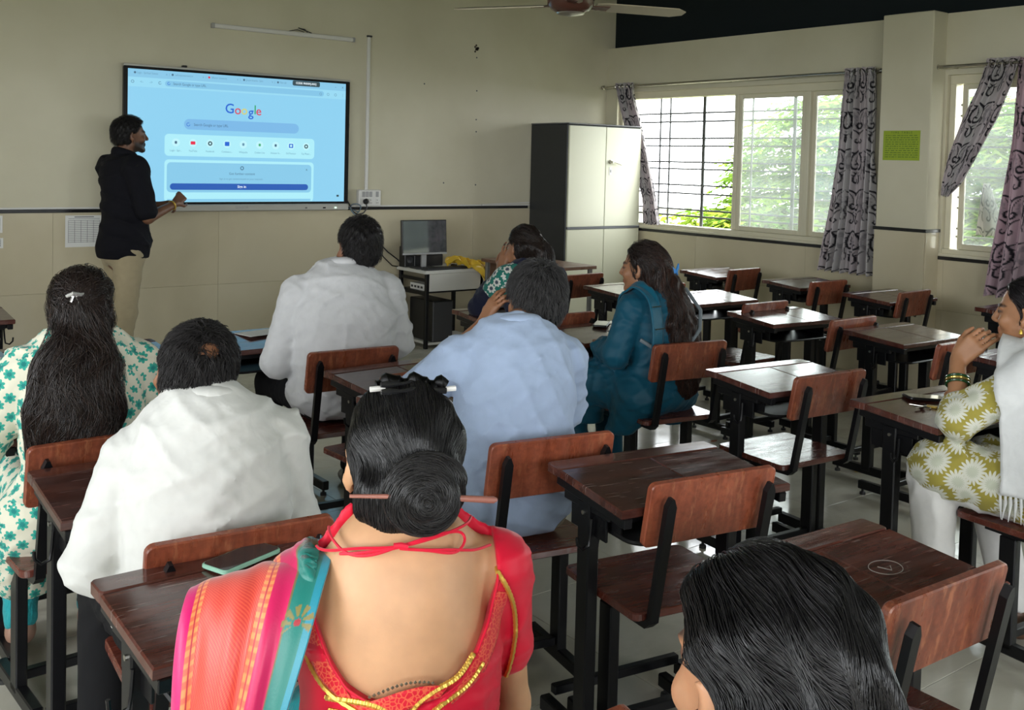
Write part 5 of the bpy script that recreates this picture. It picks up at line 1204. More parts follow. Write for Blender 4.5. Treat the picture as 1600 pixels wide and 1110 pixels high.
# -------------------------------------------------- women: longer hair needs its own volumes
def hair_long(p,blobs,thick=.012,front=.055,side=.022,res=.006,n=2600,steps=14,step=.016,w=.0012,col=(.010,.008,.008),tip=None,gather=None,wave=.35,freq=34.,mat='hair',jit=.2,seed=4,lift=.003,top=None,cutlow=-9.,earcut=0):
    """blobs: (centre, radii) in head coordinates, joined smoothly to the skull cap; gather: point the hair is drawn to first"""
    c,Rm,hs=p['c'],p['HR'],p['hs']; L=lambda q: c+Rm@(V3(*q)*hs)
    lo=c-V3(.17,.17,.17); hi=c+V3(.17,.17,.19)
    for q,r in blobs: m=max(r)+.03; lo=np.minimum(lo,L(q)-m); hi=np.maximum(hi,L(q)+m)
    v=Vol(lo,hi,res); haircap(v,c,Rm,hs,thick); cut_face(v,c,Rm,hs,front,.072,side,cutlow)
    for sx in (-1,1): v.ell(L((sx*.088,.012,-.022)),V3(.028,.026,.036)*hs,Rm,.008,'sub')
    for q,r in blobs: v.ell(L(q),r,Rm,.035)
    if earcut:
        for sx in (-1,1): v.ell(L((sx*.096,.004,-.024)),V3(.036,.036,.048)*hs*earcut,Rm,.012,'sub')
    v.warp(lambda P:.003*np.sin(P@V3(60,40,12)+2*np.sin(P@V3(0,0,22)))+.002*np.sin(P@V3(-90,75,20)+2.5*np.sin(P@V3(9,0,30))))
    o=v.build('hair',M[mat],p['body'],haircol(col,.3))
    vv,_=v.mesh(); rng=np.random.default_rng(seed); vv=vv[rng.choice(len(vv),min(n,len(vv)),replace=False)]
    ga=None if gather is None else L(gather); fro=L((0,.07,.10)); ph=rng.uniform(0,6.28,len(vv))
    def df(P,i):
        q=((P-c)@Rm)/hs; k=np.clip((q[:,2]+.01)/.05,0,1)[:,None]
        a=(P-fro); a/=np.linalg.norm(a,axis=1)[:,None]+1e-6
        if ga is not None:
            g_=ga-P; g_/=np.linalg.norm(g_,axis=1)[:,None]+1e-6; a=g_*.8+a*.3
        wv=np.sin(P[:,2]*freq+ph*.35+P[:,0]*9)[:,None]*wave; dn=np.array([0,0,-1.0])+wv*(Rm[:,0][None])+.4*wv*(Rm[:,1][None])
        return a*k+dn*(1-k)
    pa,no=strands(v,vv,df,steps,step,w,seed,lift,jit); ribbons('hair_strands',pa,no,w,M[mat],o,np.array(col)*1.25,tip,seed=6)
    return o,v
def project(v,P,d,n=60):
    P=np.array(P,float); d=np.array(d,float); d/=np.linalg.norm(d)
    for _ in range(n): P=P+d*np.clip(v.sample(P),-.05,.02)[:,None]*.8
    return P
# -------------------------------------------------- 5 woman in green print
p=sitter('woman in green block-print kurta with long loose black hair',(.815,3.07),-A20(12),dict(head=(-.005,.055,1.118),hrot=(-.05,-.05,-.03),sz=.955,lean=.03,sw=.150,uv=True,b=1.0,hs=.97,fem=True,nr=.046,eL=(-.26,.10,.73),wL=(-.16,.34,.76),eR=(.24,.10,.72),wR=(.16,.34,.76),slL=1.5,slR=1.5,top=M['green_print'],topname='kurta',trousers=M['turquoise'],hem=.20,skirt=2,kneeL=(-.16,.42,.55),kneeR=(.10,.42,.55),ankL=(-.16,.30,.13),ankR=(.05,.36,.12),shoe=newmat('tan_sandal',(.30,.17,.12),.6),skin=(.30,.14,.075)))
hair_long(p,[((.0,-.085,-.06),(.078,.055,.10)),((-.01,-.130,-.17),(.115,.060,.11)),((-.02,-.160,-.27),(.125,.060,.12)),((-.03,-.168,-.36),(.110,.045,.10)),((-.055,-.160,-.42),(.075,.035,.07))],n=3600,steps=16,step=.015,col=(.013,.009,.008),tip=(.035,.018,.012),gather=(0,-.105,.045),wave=.5,w=.0011,jit=.35,lift=.006)
cl=empty('hair_clip',p['c']+p['HR']@V3(-.012,-.117,.040)); cl.parent=p['body']; 
MB().tube([(-.025,0,.01),(-.01,-.012,.018),(.01,-.012,.014),(.03,0,.018)],[.005,.007,.006,.003],8).tube([(.0,-.006,.012),(.006,-.01,-.012),(.012,-.004,-.03)],[.005,.004,.003],8).tube([(-.008,-.006,.012),(-.016,-.01,-.006)],.004,8).build('clip',newmat('clip_silver',(.75,.75,.75),.2,metal=.8),cl,True)
# -------------------------------------------------- 6 woman in teal
p=sitter('woman in teal kurta with very long hair, looking aside at the presenter',(3.40,3.30),A20(4),dict(head=(-.045,.075,1.105),hrot=(.32,-.02,.0),sz=.93,lean=.04,sw=.148,b=.98,hs=.97,fem=True,nr=.045,skinres=.005,eL=(-.225,.06,.73),wL=(-.10,.28,.72),eR=(.215,.08,.72),wR=(.10,.30,.72),slL=1.7,slR=1.7,top=M['teal_silk'],topname='kurta',trousers=M['teal_silk'],trr=1.25,hem=.36,skirt=2,kneeL=(-.16,.44,.54),kneeR=(.10,.42,.55),ankL=(-.17,.32,.10),shoe=M['plastic_black'],skin=(.30,.14,.072)))
hair_long(p,[((.0,-.085,-.06),(.080,.055,.10)),((.03,-.125,-.15),(.105,.055,.11)),((.04,-.165,-.25),(.125,.055,.12)),((.05,-.195,-.35),(.13,.050,.11)),((.05,-.205,-.45),(.115,.045,.10)),((.05,-.205,-.53),(.09,.035,.07))],n=3600,steps=16,step=.017,col=(.014,.010,.009),tip=(.10,.035,.018),gather=(0.02,-.10,.02),wave=.35,w=.0012,jit=.3,lift=.006,front=.062,side=.020)
bc=newmat('butterfly_blue',(.02,.25,.70),.3); q=p['c']+p['HR']@V3(.040,-.146,-.004)
cl=empty('hair_clip',q); cl.parent=p['body']
for sx in (-1,1): MB().prism([(0,0),(sx*.03,.028),(sx*.034,.005),(sx*.018,-.006),(sx*.024,-.026),(.0,-.012)][::sx],-.003,.003,Matrix.Rotation(math.pi/2,4,'X')@Matrix.Rotation(sx*.4,4,'Y')).build('wing',bc,cl)
def pushout(vol,V,off=.012,it=3):
    for _ in range(it):
        d=vol.sample(V); g=vol.grad(V); V=V+np.clip(off-d,0,.06)[:,None]*g
    return V
def band(name,pts,wv,mat,parent,th=.006,n=40,wdir=None,vol=None,off=.012,m=9):
    """ribbon of cloth along a path; wv: half width vectors"""
    C=bez(pts,n); Wv=bez(wv,n); V=np.concatenate([C+Wv*k for k in np.linspace(-1,1,m)])
    if vol is not None: V=pushout(vol,V,off)
    idx=np.arange(m*n).reshape(m,n); F=np.stack([idx[:-1,:-1],idx[1:,:-1],idx[1:,1:],idx[:-1,1:]],-1).reshape(-1,4)
    o=raw(name,V.reshape(-1,3),F,mat,parent,True); md=o.modifiers.new('thick','SOLIDIFY'); md.thickness=th; md.offset=0; return o
A=p['A']; Rw=p['R']; s_=lambda *q: Rw@V3(*q)
sash=band('scarf',[A((-.12,.155,.80)),A((-.125,.12,.93)),A((-.128,.04,1.027)),A((-.132,-.06,.99)),A((-.142,-.105,.88)),A((-.150,-.115,.76)),A((-.150,-.11,.66))],[s_(.030,0,0)]+[s_(.034,0,0)]*5+[s_(.04,0,0)],M['teal_band'],p['body'],.008,vol=p['vol'],off=.010)
for zz,yy in ((.955,-.092),(.86,-.118),(.77,-.124)):
    for k_ in range(6): MB().lathe([(.0,-.004),(.0045,0),(.0,.004)],(0,0,0),8,Matrix.Translation(A((-.168+k_*.010-(0.95-zz)*.04,yy-.008,zz)))).build('sequin',M['chrome'],sash)
o=MB().tube([A((-.165,-.03,.80)),A((-.12,-.125,.745)),A((.0,-.155,.76)),A((.10,-.15,.84)),A((.14,-.12,.92)),A((.13,-.04,1.01)),A((.12,.06,1.0))],.009,8).build('bag_strap',newmat('grey_strap',(.16,.19,.21),.6),p['body'],True)
# -------------------------------------------------- 7 woman with ponytail by the computer table
p=sitter('woman with ponytail and embroidered shoulder, hand on her cheek',(3.47,4.30),-A20(8),dict(head=(-.035,.085,1.115),hrot=(.15,-.15,.05),sz=.945,lean=.05,sw=.148,b=.98,hs=.96,fem=True,nr=.045,skinres=.007,eL=(-.235,.20,.78),wL=(-.125,.17,.985),cL=((.25,-.05,.95),(-.9,-.3,.1),(.25,.25,.3,.35)),eR=(.22,.14,.74),wR=(.10,.34,.77),slL=1.45,slR=1.6,top=M['navy'],topname='kurta',trousers=M['navy'],hem=.40,skirt=1,kneeL=(-.14,.42,.54),kneeR=(.12,.42,.54),skin=(.30,.14,.075)))
hair_long(p,[((.0,-.095,.0),(.05,.045,.05)),((.035,-.135,-.04),(.045,.040,.06)),((.055,-.150,-.13),(.048,.035,.09)),((.06,-.145,-.23),(.04,.03,.09))],n=1800,steps=12,step=.013,col=(.012,.009,.008),tip=(.04,.02,.014),gather=(0.0,-.11,.02),wave=.25,w=.0016,jit=.25,cutlow=-9.)
MB().tube([p['c']+p['HR']@V3(x,-.118+x*x*8,.03) for x in np.linspace(-.03,.03,7)],.005,8).build('hair_clip',newmat('clip_white',(.75,.75,.72),.3),p['body'],True)
A=p['A']; v=Vol(A((-.1,0,1.0))-.22,A((-.1,0,1.0))+.22,.007); v.rc(A((-.075,.03,.978)),A((-.148,.05,.945)),.074,.079,.02); v.rc(A((-.148,.05,.945)),A((-.185,.11,.885)),.079,.071,.02); v.build('yoke',M['green_embroid'],p['top'],uvR=p['R'])
# -------------------------------------------------- 8 woman with white scarf
HANDW=(-.105,.245,1.000)
p=sitter('woman in olive floral kurta and white scarf, chin on her hand',(3.495,1.455),A20(6),dict(head=(.0,.215,1.115),hrot=(.06,-.04,.0),sz=.935,lean=.13,sw=.150,uv=True,b=1.0,hs=.97,fem=True,nr=.045,skinres=.0045,eL=(-.235,.335,.765),wL=(-.115,.395,.942),cL=((.12,-.60,.72),(-.96,-.05,.12),(.78,.72,.58,.42),.98,(.2,.7),dict(spread=.05,tsp=.42)),eR=(.22,.22,.73),wR=(.12,.42,.76),slL=1.15,slR=1.3,top=M['olive_print'],topname='kurta',trousers=M['pants_white'],trr=1.22,hem=.455,skirt=1,kneeL=(-.20,.43,.565),kneeR=(.06,.36,.54),ankL=(-.20,.40,.08),ankR=(.02,.22,.08),skin=(.36,.175,.09),inf=.012,shoe=newmat('brown_sandal',(.10,.05,.03),.5)))
hair_long(p,[((.0,-.10,-.045),(.055,.05,.05)),((.0,-.12,-.12),(.03,.03,.09))],n=2400,steps=12,step=.013,col=(.010,.008,.009),gather=(0.0,-.115,-.04),wave=.1,w=.0009,jit=.1,thick=.009,front=.060,side=.010)
A=p['A']; Rw=p['R']; s_=lambda *q: Rw@V3(*q)
sc=band('scarf',[A((.02,.275,.93)),A((-.045,.22,1.02)),A((-.10,.18,1.03)),A((-.165,.155,1.0)),A((-.225,.135,.92)),A((-.245,.12,.80)),A((-.25,.11,.68)),A((-.25,.105,.56))],[s_(.02,.05,0),s_(.03,.07,.0),s_(.02,.085,.01),s_(.0,.09,.0),s_(.0,.085,.0),s_(.0,.080,0),s_(.0,.078,0),s_(.0,.080,0)],M['white_cloth'],p['body'],.008,60,vol=p['vol'],off=.014,m=15)
tm=MB()
for k_ in range(11):
    b_=A((-.25,.105+(k_/10-.5)*.16,.562)); tm.tube([b_,b_+V3(.004,.0,-.03),b_+V3(random.uniform(-.01,.01),random.uniform(-.01,.01),-.085)],[.0045,.005,.001],6)
o=tm.build('tassels',M['white_cloth'],sc,True); o['kind']='stuff'
fw=p['A']; w_=V3(-.115,.395,.942); e_=V3(-.235,.335,.765)
for k_,cc_ in ((.42,(.01,.05,.015)),(.37,(.55,.40,.10)),(.33,(.01,.06,.02))): bangle('bangle',None,fw(w_+(e_-w_)*k_),fw(w_)-fw(e_),.036,0,newmat('bangle_glass',cc_,.15,metal=.8 if cc_[0]>.3 else 0),p['body'],.0045)
MB().lathe([(.0,-.012),(.007,-.006),(.005,.004),(.001,.01)],(0,0,0),10,Matrix.Translation(p['c']+p['HR']@V3(-.080,-.002,-.055))).build('earring',M['gold'],p['body'],True)
# -------------------------------------------------- 9 woman in red seen from behind
def blouse_cut(v,at,R):
    X,Y,Z=v.pts((slice(None),)*3); o=at(0,0,0); X,Y,Z=X-o[0],Y-o[1],Z-o[2]
    lx=R[0,0]*X+R[1,0]*Y; ly=R[0,1]*X+R[1,1]*Y; hw=np.interp(Z.ravel(),HZ,HW).reshape(Z.shape)
    d=np.maximum((np.abs(lx)-hw)*.8,ly-.03); np.maximum(v.D,-d.astype(np.float32),out=v.D)
HZ=np.array([.800,.815,.832,.86,.90,.95,1.0,1.10])+.028; HW=np.array([-.02,.045,.078,.100,.122,.136,.132,.118])
def zari(m):
    v=coords(m,(1,1,1)); w=n_add(m,'ShaderNodeTexVoronoi'); w.inputs['Scale'].default_value=150; w.feature='DISTANCE_TO_EDGE'; m.node_tree.links.new(v,w.inputs['Vector'])
    return mixc(m,ramp(m,w.outputs['Distance'],[(.02,g3(1)),(.16,g3(0))]),(.62,.012,.030),(.75,.12,.06))
M['blouse']=fabric('red_zari_blouse',(.62,.012,.03),rough=.5,crease=.12,colfun=zari)
M['red_silk']=fabric('red_silk',(.66,.008,.035),rough=.45,crease=.2)
p=sitter('woman in red blouse and saree with hair bun, seen from behind',(.785,1.265),-A20(30),dict(head=(.0,.075,1.115),hrot=(.05,-.10,.04),sz=.965,lean=.02,sw=.138,b=.94,hs=1.0,fem=True,nr=.047,skinres=.006,res=.006,eL=(-.27,.17,.78),wL=(-.12,.36,.76),eR=(.175,.10,.72),wR=(.12,.33,.75),slL=.6,slR=.55,inf=.001,top=M['red_silk'],topname='blouse',topcut=blouse_cut,ncut=.07,trousers=M['turquoise'],trr=1.3,hem=.60,fold=lambda P:0*P[:,0],skin=(.56,.31,.165),shzL=-.022,shzR=.008,arm=.88))
c,Rm=p['c'],p['HR']; A,Rw=p['A'],p['R']; bk=p['body']
# measuring volume of the covered back, to lay trims on
v=Vol(A((0,0,.9))-.35,A((0,0,.9))+.35,.008); pel=V3(0,0,.56); neck=p['neck']
for t,(rx,ry,rz_) in ((.03,(.165,.125,.12)),(.30,(.150,.118,.16)),(.60,(.155,.118,.17)),(.84,(.92*.142,.108,.13))):
    q=pel+(neck-pel)*t+V3(0,-.02*math.sin(t*3.1),0); v.ell(A(q),(rx*(.94 if t<.8 else 1)+.001,ry*.94+.001,rz_+.001),Rw,.05)
for sh in (p['shL'],p['shR']): v.rc(A(neck+V3(0,-.014,-.048)),A(sh),.047,.051,.035)
def onback(P2,off=.002):
    P=np.array([A((x,-.30,z)) for x,z in P2]); q=project(v,P,Rw@V3(0,1,0)); return q-(Rw@V3(0,1,0))*off
def rope(name,P2,r,mat,parent,beads=True,off=.003):
    q=onback(bez(P2,90),off); keep=v.sample(q)<.012; q=q[keep]; rr=r*(1+.35*np.abs(np.sin(np.arange(len(q))*1.25))) if beads else r; MB().tube(q,rr,6).build(name,mat,parent,True)
def strip(name,Pa,Pb,mat,parent,off=.0025):
    a=bez(Pa,60); b=bez(Pb,60); n=7; rows=[onback(a+(b-a)*k/(n-1),off) for k in range(n)]; V=np.concatenate(rows); idx=np.arange(60*n).reshape(n,60); F=np.stack([idx[:-1,:-1],idx[1:,:-1],idx[1:,1:],idx[:-1,1:]],-1).reshape(-1,4)
    o=raw(name,V,F,mat,parent,True); md=o.modifiers.new('t','SOLIDIFY'); md.thickness=.002; md.offset=0; return o
edge=lambda s,d,z0=.833,z1=1.0: [(s*(np.interp(z,HZ,HW)+d),z) for z in np.linspace(z0,z1,9)]
for s in (-1,1):
    strip('border',edge(s,.002,.70 if s>0 else .70,.985)[0:0] or [(s*(max(np.interp(z,HZ,HW),.02)+.002),z) for z in np.linspace(.863,.962,8)],[(s*(max(np.interp(z,HZ,HW),.02)+.030),z-.004) for z in np.linspace(.828,.955,8)],M['blouse'],p['top'])
    if s<0: rope('gold_trim',[(s*(max(np.interp(z,HZ,HW),.02)+.034),z-.006) for z in np.linspace(.79,.958,9)],.0034,M['gold'],p['top'])
    rope('piping',[(s*np.interp(z,HZ,HW),z) for z in np.linspace(.846,.985,12)],.002,M['red_silk'],p['top'],False,.002)
    rope('gold_trim',[(s*.098,0.894),(s*.075,0.870),(s*.040,0.856),(s*.014,0.836),(s*.006,0.803)] if s>0 else [(-.105,0.840),(-.070,0.844),(-.035,0.840),(-.010,0.823),(.0,0.798)],.0034,M['gold'],p['top'])
    rope('gold_trim',[(s*.112,0.876),(s*.088,0.854),(s*.052,0.836),(s*.030,0.816),(s*.022,0.790)] if s>0 else [(-.10,0.824),(-.068,0.826),(-.038,0.820),(-.018,0.804),(-.010,0.786)],.0034,M['gold'],p['top'])
yk=strip('lower_yoke',[(-.062,0.840),(-.030,0.852),(.0,0.862),(.030,0.866),(.062,0.862)],[(-.05,0.818),(-.025,0.824),(.0,0.834),(.025,0.843),(.05,0.848)],M['blouse'],p['top'],.004)
for k_ in range(15):
    t=k_/14; q=onback([(-.045+.085*t,.850+.020*math.sin(t*2.2)+.003)],.005)[0]; MB().lathe([(0,-.0028),(.0028,0),(0,.0028)],(0,0,0),8,Matrix.Translation(q)).build('bead',M['chrome'],yk,True)
gp=bez([(.100,1.012),(.128,.995),(.150,.962),(.165,.915),(.168,.86),(.160,.80)],80); gp=np.array([A((x,-.30,z)) for x,z in gp]); gp=project(p['vol'],gp,Rw@V3(0,1,0))-(Rw@V3(0,1,0))*.002; gp=gp[np.abs(p['vol'].sample(gp))<.02]
MB().tube(gp,.0030*(1+.4*np.abs(np.sin(np.arange(len(gp))*1.25))),6).build('gold_trim',M['gold'],p['top'],True)
# tie strings with a bow, necklace
ties=MB(); z0=1.012
def tie(P2,r=.0022):
    q=onback(bez(P2,40),.004); q=q[v.sample(q)<.012]
    if len(q)>3: ties.tube(q,r,6)
tie([(-.128,1.017),(-.07,1.037),(-.01,1.044)]); tie([(-.01,1.044),(.06,1.054),(.100,1.056)]); tie([(-.01,1.044),(.04,1.054),(.075,1.052),(.085,1.040),(.07,1.030),(.03,1.038),(-.008,1.042)]); tie([(-.01,1.044),(-.05,1.032),(-.080,1.030),(-.100,1.038),(-.112,1.044)]); tie([(-.005,1.042),(.06,1.035),(.10,1.025),(.125,1.022)]); tie([(-.01,1.043),(-.05,1.036),(-.09,1.027)])
ties.tube(onback([(-.016,1.045),(-.006,1.046),(.004,1.044)],.006),.0045,8); ties.build('tie_string',M['red_silk'],p['top'],True)
MB().tube([A(neck+V3(.062*math.cos(a),.010+.060*math.sin(a),.028-.018*math.sin(a))) for a in np.linspace(0,6.283,40)[:-1]],.0016,6,True).build('necklace',M['gold'],bk,True)
# sleek hair drawn into a low bun with a wooden stick
bun=V3(.020,-.122,-.020)
o,hv=hair_long(p,[((.005,-.085,-.035),(.068,.045,.055))],n=5200,steps=20,step=.011,col=(.007,.0065,.007),gather=tuple(bun),wave=.0,w=.0008,jit=.06,thick=.012,front=.058,side=.018,res=.005,lift=.0015,cutlow=-.095)
L=lambda q: c+Rm@V3(*q)
vb=Vol(L(bun)-.11,L(bun)+.11,.004); P=[]; rr=[]
for i in range(60):
    t=i/59; a=t*3.6*math.pi+.6; r=.036*(1-t)**.7+.005; P.append(L(bun+V3(r*math.cos(a)*1.08,-.010-.034*t**.8,r*math.sin(a)))); rr.append(.0215-.009*t)
for i in range(59): vb.rc(P[i],P[i+1],rr[i],rr[i+1],.004)
vb.ell(L(bun),(.042,.03,.040),Rm,.012); bn=vb.build('bun',M['hair'],bk,haircol((.010,.009,.009),.3))
bv,_=vb.mesh(); rng=np.random.default_rng(8); bv=bv[rng.choice(len(bv),1500,replace=False)]; bc_=L(bun); axb=Rm@V3(0,-1,0)
def bflow(P,i):
    d=P-bc_; d=d-(d@axb)[:,None]*axb; d/=np.linalg.norm(d,axis=1)[:,None]+1e-6; return np.cross(axb[None],d)*-1.0-.30*d
pa,no=strands(vb,bv,bflow,12,.006,.0008,5,.0012,.12); ribbons('bun_strands',pa,no,.0008,M['hair'],bn,(.012,.011,.011),seed=3)
MB().tube([L(bun+V3(-.105,-.035,.004)),L(bun+V3(0,-.035,.004)),L(bun+V3(.095,-.035,.0)),L(bun+V3(.10,-.035,.0))],[.0025,.0042,.0048,.002],10).build('hair_stick',newmat('pink_brown_wood',(.30,.12,.09),.35),bk,True)
# claw clip on the crown
ck=empty('claw_clip',(0,0,0)); ck.parent=bk
for s in (-1,1):
    MB().tube([L((x,-.052+s*.011+.02*math.sin(x*30),.122-.10*abs(x)**1.0*.35+.004*s)) for x in np.linspace(-.045,.055,12)],[.004+.0015*math.sin(i*1.4) for i in range(12)],8).build('claw_arm',newmat('claw_plastic',(.012,.012,.013),.12),ck,True)
for x,y in ((-.048,-.058),(.06,-.036)): MB().tube([L((x-.012,y,.117)),L((x+.010,y+.004,.119))],.0042,8).build('claw_tip',M['plastic_white'],ck,True)
MB().tube([L((x,-.030,.113+.012*math.cos(x*18)+.005*math.sin(x*160))) for x in np.linspace(-.05,.055,30)],[.011+.0025*math.sin(i*1.7) for i in range(30)],10).build('twisted_hair',M['hair_matte'],bk,True)
# saree end over the left shoulder
def pallu():
    nu,nv=260,300; u=np.linspace(0,1,nu)[None,:]; t=np.linspace(0,1,nv)[:,None]
    key=[0,.16,.26,.34,.5,.75,1.0]     # front hem .. shoulder line .. back hem
    ix=[-.075,-.082,-.098,-.108,-.130,-.172,-.20]; ox=[-.24,-.265,-.30,-.308,-.312,-.31,-.302]
    yi=[.17,.12,.03,-.045,-.105,-.14,-.15]; yo=[.20,.15,.05,-.01,-.05,-.075,-.085]; zi=[.77,.92,.998,.992,.92,.77,.60]; zo=[.73,.865,.942,.936,.865,.73,.57]
    I=lambda k: bez(np.stack([key,k],1),nv)[:,1][:,None]
    x=I(ix)*(1-u)+I(ox)*u; y=I(yi)*(1-u)+I(yo)*u; z=I(zi)*(1-u)+I(zo)*u
    pl=np.sin(u*3.2*2*math.pi+t*2)*.006*(.4+t)+.004*np.sin(u*31+t*5); bow=np.sin(u*math.pi)*.020*(1-.3*t)
    V=np.stack([x,y-pl*.8-bow*.4,z+bow*.45],-1).reshape(-1,3); V=np.array([A(q) for q in V]); V=pushout(p['vol'],V,.008,3)
    C=np.zeros((nv,nu,3)); uu=u+0*t; tt=t+0*u
    def put(m,cv): C[m]=cv
    C[:]=(.55,.006,.09)
    teal=(uu<.20); C[teal]=(.004,.165,.135); C[uu<.055]=(.008,.22,.30)
    z_=(uu>.36)&(uu<.93); dg=np.sin((uu*300+tt*620))*.5+.5; base=np.array([.52,.018,.026]); hi=np.array([.70,.11,.05])
    Z=base+(hi-base)*np.clip((dg-.35)*2.2,0,1)[...,None]; C[z_]=Z[z_]
    for a,b in ((.36,.43),(.86,.93)):
        m=(uu>a)&(uu<b); st=np.sin(tt*260)>.0; C[m&st]=(.82,.26,.08); C[m&~st]=(.70,.13,.06)
    m=(np.abs(uu-.395)<.006)|(np.abs(uu-.895)<.006); C[m]=(.45,.03,.05)
    C[(uu>.93)]=(.58,.004,.13); C[(uu>.20)&(uu<.215)]=(.15,.12,.05)
    # peacock motif on the teal band
    for ct in (.62,.90):
        dx=(uu-.115)*.20; dy=(tt-ct)*.62; r=np.hypot(dx,dy); an=np.arctan2(dx,-dy); m=(r<.024)&(r>.008)&(np.abs(an)<2.2)&(np.sin(an*9)>-.2); C[m]=(.20,.17,.05); C[r<.005]=(.35,.03,.04)
    idx=np.arange(nu*nv).reshape(nv,nu); F=np.stack([idx[:-1,:-1],idx[1:,:-1],idx[1:,1:],idx[:-1,1:]],-1).reshape(-1,4)
    m=newmat('saree_silk',(.6,.05,.1),.42,sheen=.3,spec=.4); at_=n_add(m,'ShaderNodeAttribute'); at_.attribute_name='col'; setin(m,'Base Color',at_.outputs[0]); bump(m,noise(m,coords(m),260,2),.25,.001)
    o=raw('saree',V,F,m,bk,True,col=C.reshape(-1,3)); md=o.modifiers.new('t','SOLIDIFY'); md.thickness=.003
pallu()
# -------------------------------------------------- 10 nearest person
p=sitter('nearest person, only the glossy black hair and an ear in view',(.765,.525),-A20(14),dict(head=(.0,.085,1.093),hrot=(.04,-.06,.0),sz=.975,lean=.04,sw=.150,b=1.0,hs=1.0,fem=True,nr=.047,skinres=.006,eL=(-.235,.10,.74),wL=(-.14,.34,.76),eR=(.22,.10,.74),wR=(.12,.34,.76),slL=1.4,slR=1.4,top=newmat('maroon_cotton',(.10,.015,.02),.8),topname='kurta',trousers=M['navy'],hem=.40,skirt=1,kneeL=(-.13,.42,.54),kneeR=(.12,.42,.54),skin=(.40,.20,.105)))
hair_long(p,[((.0,-.075,-.05),(.088,.055,.09)),((.01,-.095,-.15),(.100,.055,.10)),((.01,-.095,-.26),(.11,.05,.12)),((.01,-.10,-.38),(.10,.045,.12))],n=7000,steps=22,step=.012,col=(.0055,.005,.0055),tip=None,gather=None,wave=.05,freq=12,w=.0007,jit=.07,thick=.015,front=.060,side=-.012,res=.005,lift=.0016,earcut=1.05)
MB().lathe([(.0,-.004),(.005,0),(.0,.004)],(0,0,0),10,Matrix.Translation(p['c']+p['HR']@V3(-.082,-.002,-.042))).build('earring',M['gold'],p['body'],True)
# ================================================================== small things on the desks and floor
def phone(loc,rz,label,case,glass=None,tilt=.0,w=.074,h=.155):
    p=empty('mobile_phone',loc,rz,label,'phone'); p.rotation_euler=(tilt,0,rz)
    MB().prism(rrect(-w/2,-h/2,w/2,h/2,.012),0,.009,None,.002).build('case',case,p,True)
    MB().prism(rrect(-w/2+.004,-h/2+.004,w/2-.004,h/2-.004,.009),.009,.0098).build('glass',glass or M['bezel'],p)
SLOPE=math.atan2(ZB-ZF,DD-SL)
def sheet(loc,rz,w,h,label,mat=None,tilt=0.0,name='paper_sheet'):
    o=MB().box((-w/2,-h/2,0),(w/2,h/2,.0015)).build(name,mat or M['paper'],None); o.location=loc; o.rotation_euler=(tilt,0,rz); return tag(o,label,'paper')
phone((.835,1.968,.7525),math.radians(-70),'phone in a mint green case on the desk of the woman in red',newmat('mint_case',(.30,.55,.42),.4),newmat('dark_glass',(.03,.035,.035),.08,spec=.6))
phone((3.49,2.035,.7485),math.radians(60),'black phone lying on the desk of the woman with white scarf',M['plastic_black'],newmat('shiny_glass',(.02,.02,.022),.05,spec=.8),SLOPE)
k=empty('key_bunch',(3.385,1.965,.738),.4,'small bunch of keys with a yellow tag beside the black phone','keys')
MB().tube([(.012*math.cos(a),.012*math.sin(a),.006) for a in np.linspace(0,6.283,17)[:-1]],.0012,6,True).build('ring',M['chrome'],k,True)
for i,a in enumerate((.3,1.4,2.6)):
    Mx=Matrix.Rotation(a,4,'Z')@Matrix.Translation((.012,0,.005+.003*i))@Matrix.Rotation(.25*i,4,'X'); MB().box((0,-.009,-.001),(.018,.009,.0015),.0005,Mx).box((.018,-.003,-.001),(.05,.003,.0015),0,Mx).build('key',M['chrome'] if i else M['plastic_black'],k)
MB().prism(rrect(-.012,-.018,.012,.018,.005),0,.006,Matrix.Translation((.024,-.012,.004))).build('key_tag',newmat('yellow_tag',(.55,.36,.04),.4),k)
nbk=empty('notebook',(3.475,4.655,.7525),math.radians(12),'black notebook with white pages in front of the ponytail woman','notebook')
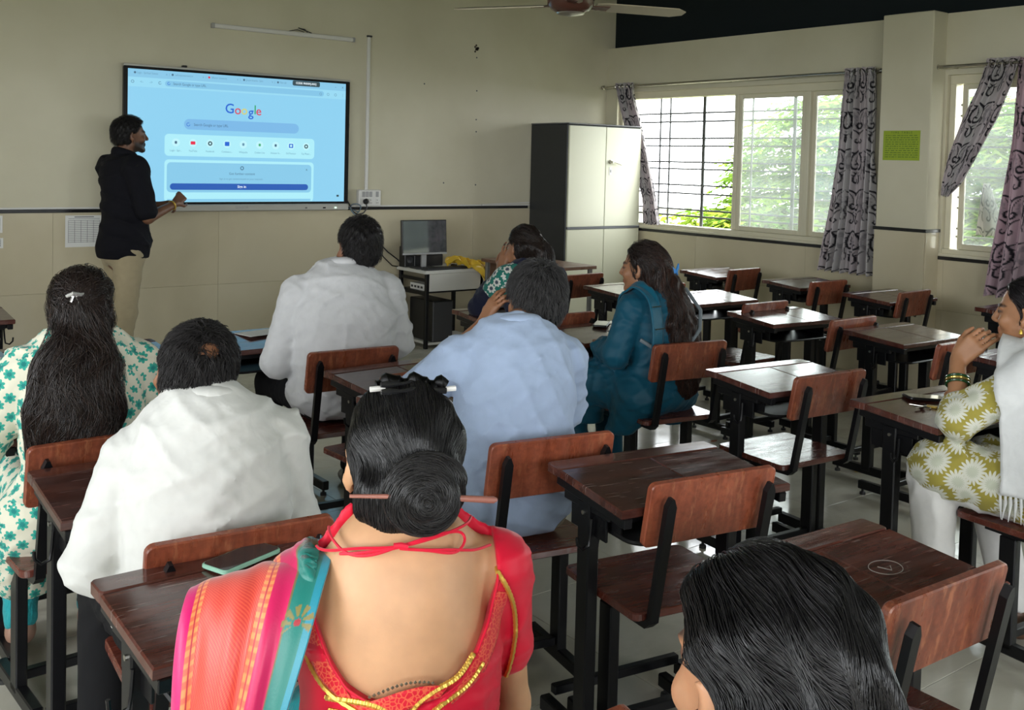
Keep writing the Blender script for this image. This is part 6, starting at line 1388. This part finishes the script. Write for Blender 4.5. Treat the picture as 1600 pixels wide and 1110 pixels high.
MB().box((-.075,-.05,0),(.075,.05,.004),.001).box((-.075,-.05,.020),(.075,.05,.024),.001).build('cover',M['plastic_black'],nbk); MB().box((-.073,-.048,.004),(.071,.046,.020)).build('pages',M['paper'],nbk)
phone((3.575,3.885,.7525),math.radians(-50),'phone on the desk before the woman in teal',M['plastic_dark'])
sheet((1.985,4.49,.7525),math.radians(12),.21,.13,'white papers on the front desk beside the large man',tilt=0)
sheet((2.075,3.085,.752),math.radians(8),.15,.09,'small white paper on the desk of the man in pale blue',tilt=0)
o=MB().prism(rrect(-.22,-.10,.22,.12,.03),0,.006,Matrix.Translation((.665,4.44,.7525))).build('blue_folder',newmat('light_blue_folder',(.25,.38,.50),.5),None); tag(o,'light blue folder on the desk at the picture\'s edge','folder')
sheet((.78,4.37,.7595),math.radians(-15),.14,.10,'white paper lying on the light blue folder')
lf=MB().prism([(-.025,0),(-.008,.010),(.02,.006),(.03,0),(.015,-.009),(-.01,-.010)],0,.004).build('dry_leaf',newmat('dry_leaf',(.25,.09,.04),.8),None); lf.location=(4.51,3.923,.0015); tag(lf,'tiny dry reddish leaf on the floor near the teal woman\'s chair','leaf')
wp=MB().prism(rrect(-.04,-.015,.05,.02,.008),0,.008).build('food_wrapper',newmat('yellow_wrapper',(.62,.42,.06),.35),None); wp.location=(4.733,3.125,.0015); wp.rotation_euler=(0,0,.7); tag(wp,'crumpled yellow wrapper on the floor under the desks','wrapper')
# pencilled circle scrawled on the reddish desk
d_=[o for o in bpy.data.objects if o.get('label','').startswith('scratched reddish desk')][0]
pts=[(.085+.042*math.cos(a)*(1+.03*math.sin(3*a)),-.02+.030*math.sin(a)) for a in np.linspace(0,6.6,50)]
zt=lambda y: ZB-.002-(DD/2-SL-y)*math.tan(SLOPE)+.0006
MB().tube([(x,y,zt(y)) for x,y in pts],.0009,5).tube([(.07,-.01,zt(-.01)),(.085,-.035,zt(-.035)),(.10,-.02,zt(-.02))],.001,5).build('scrawl',newmat('chalk_mark',(.35,.31,.29),.9),d_)
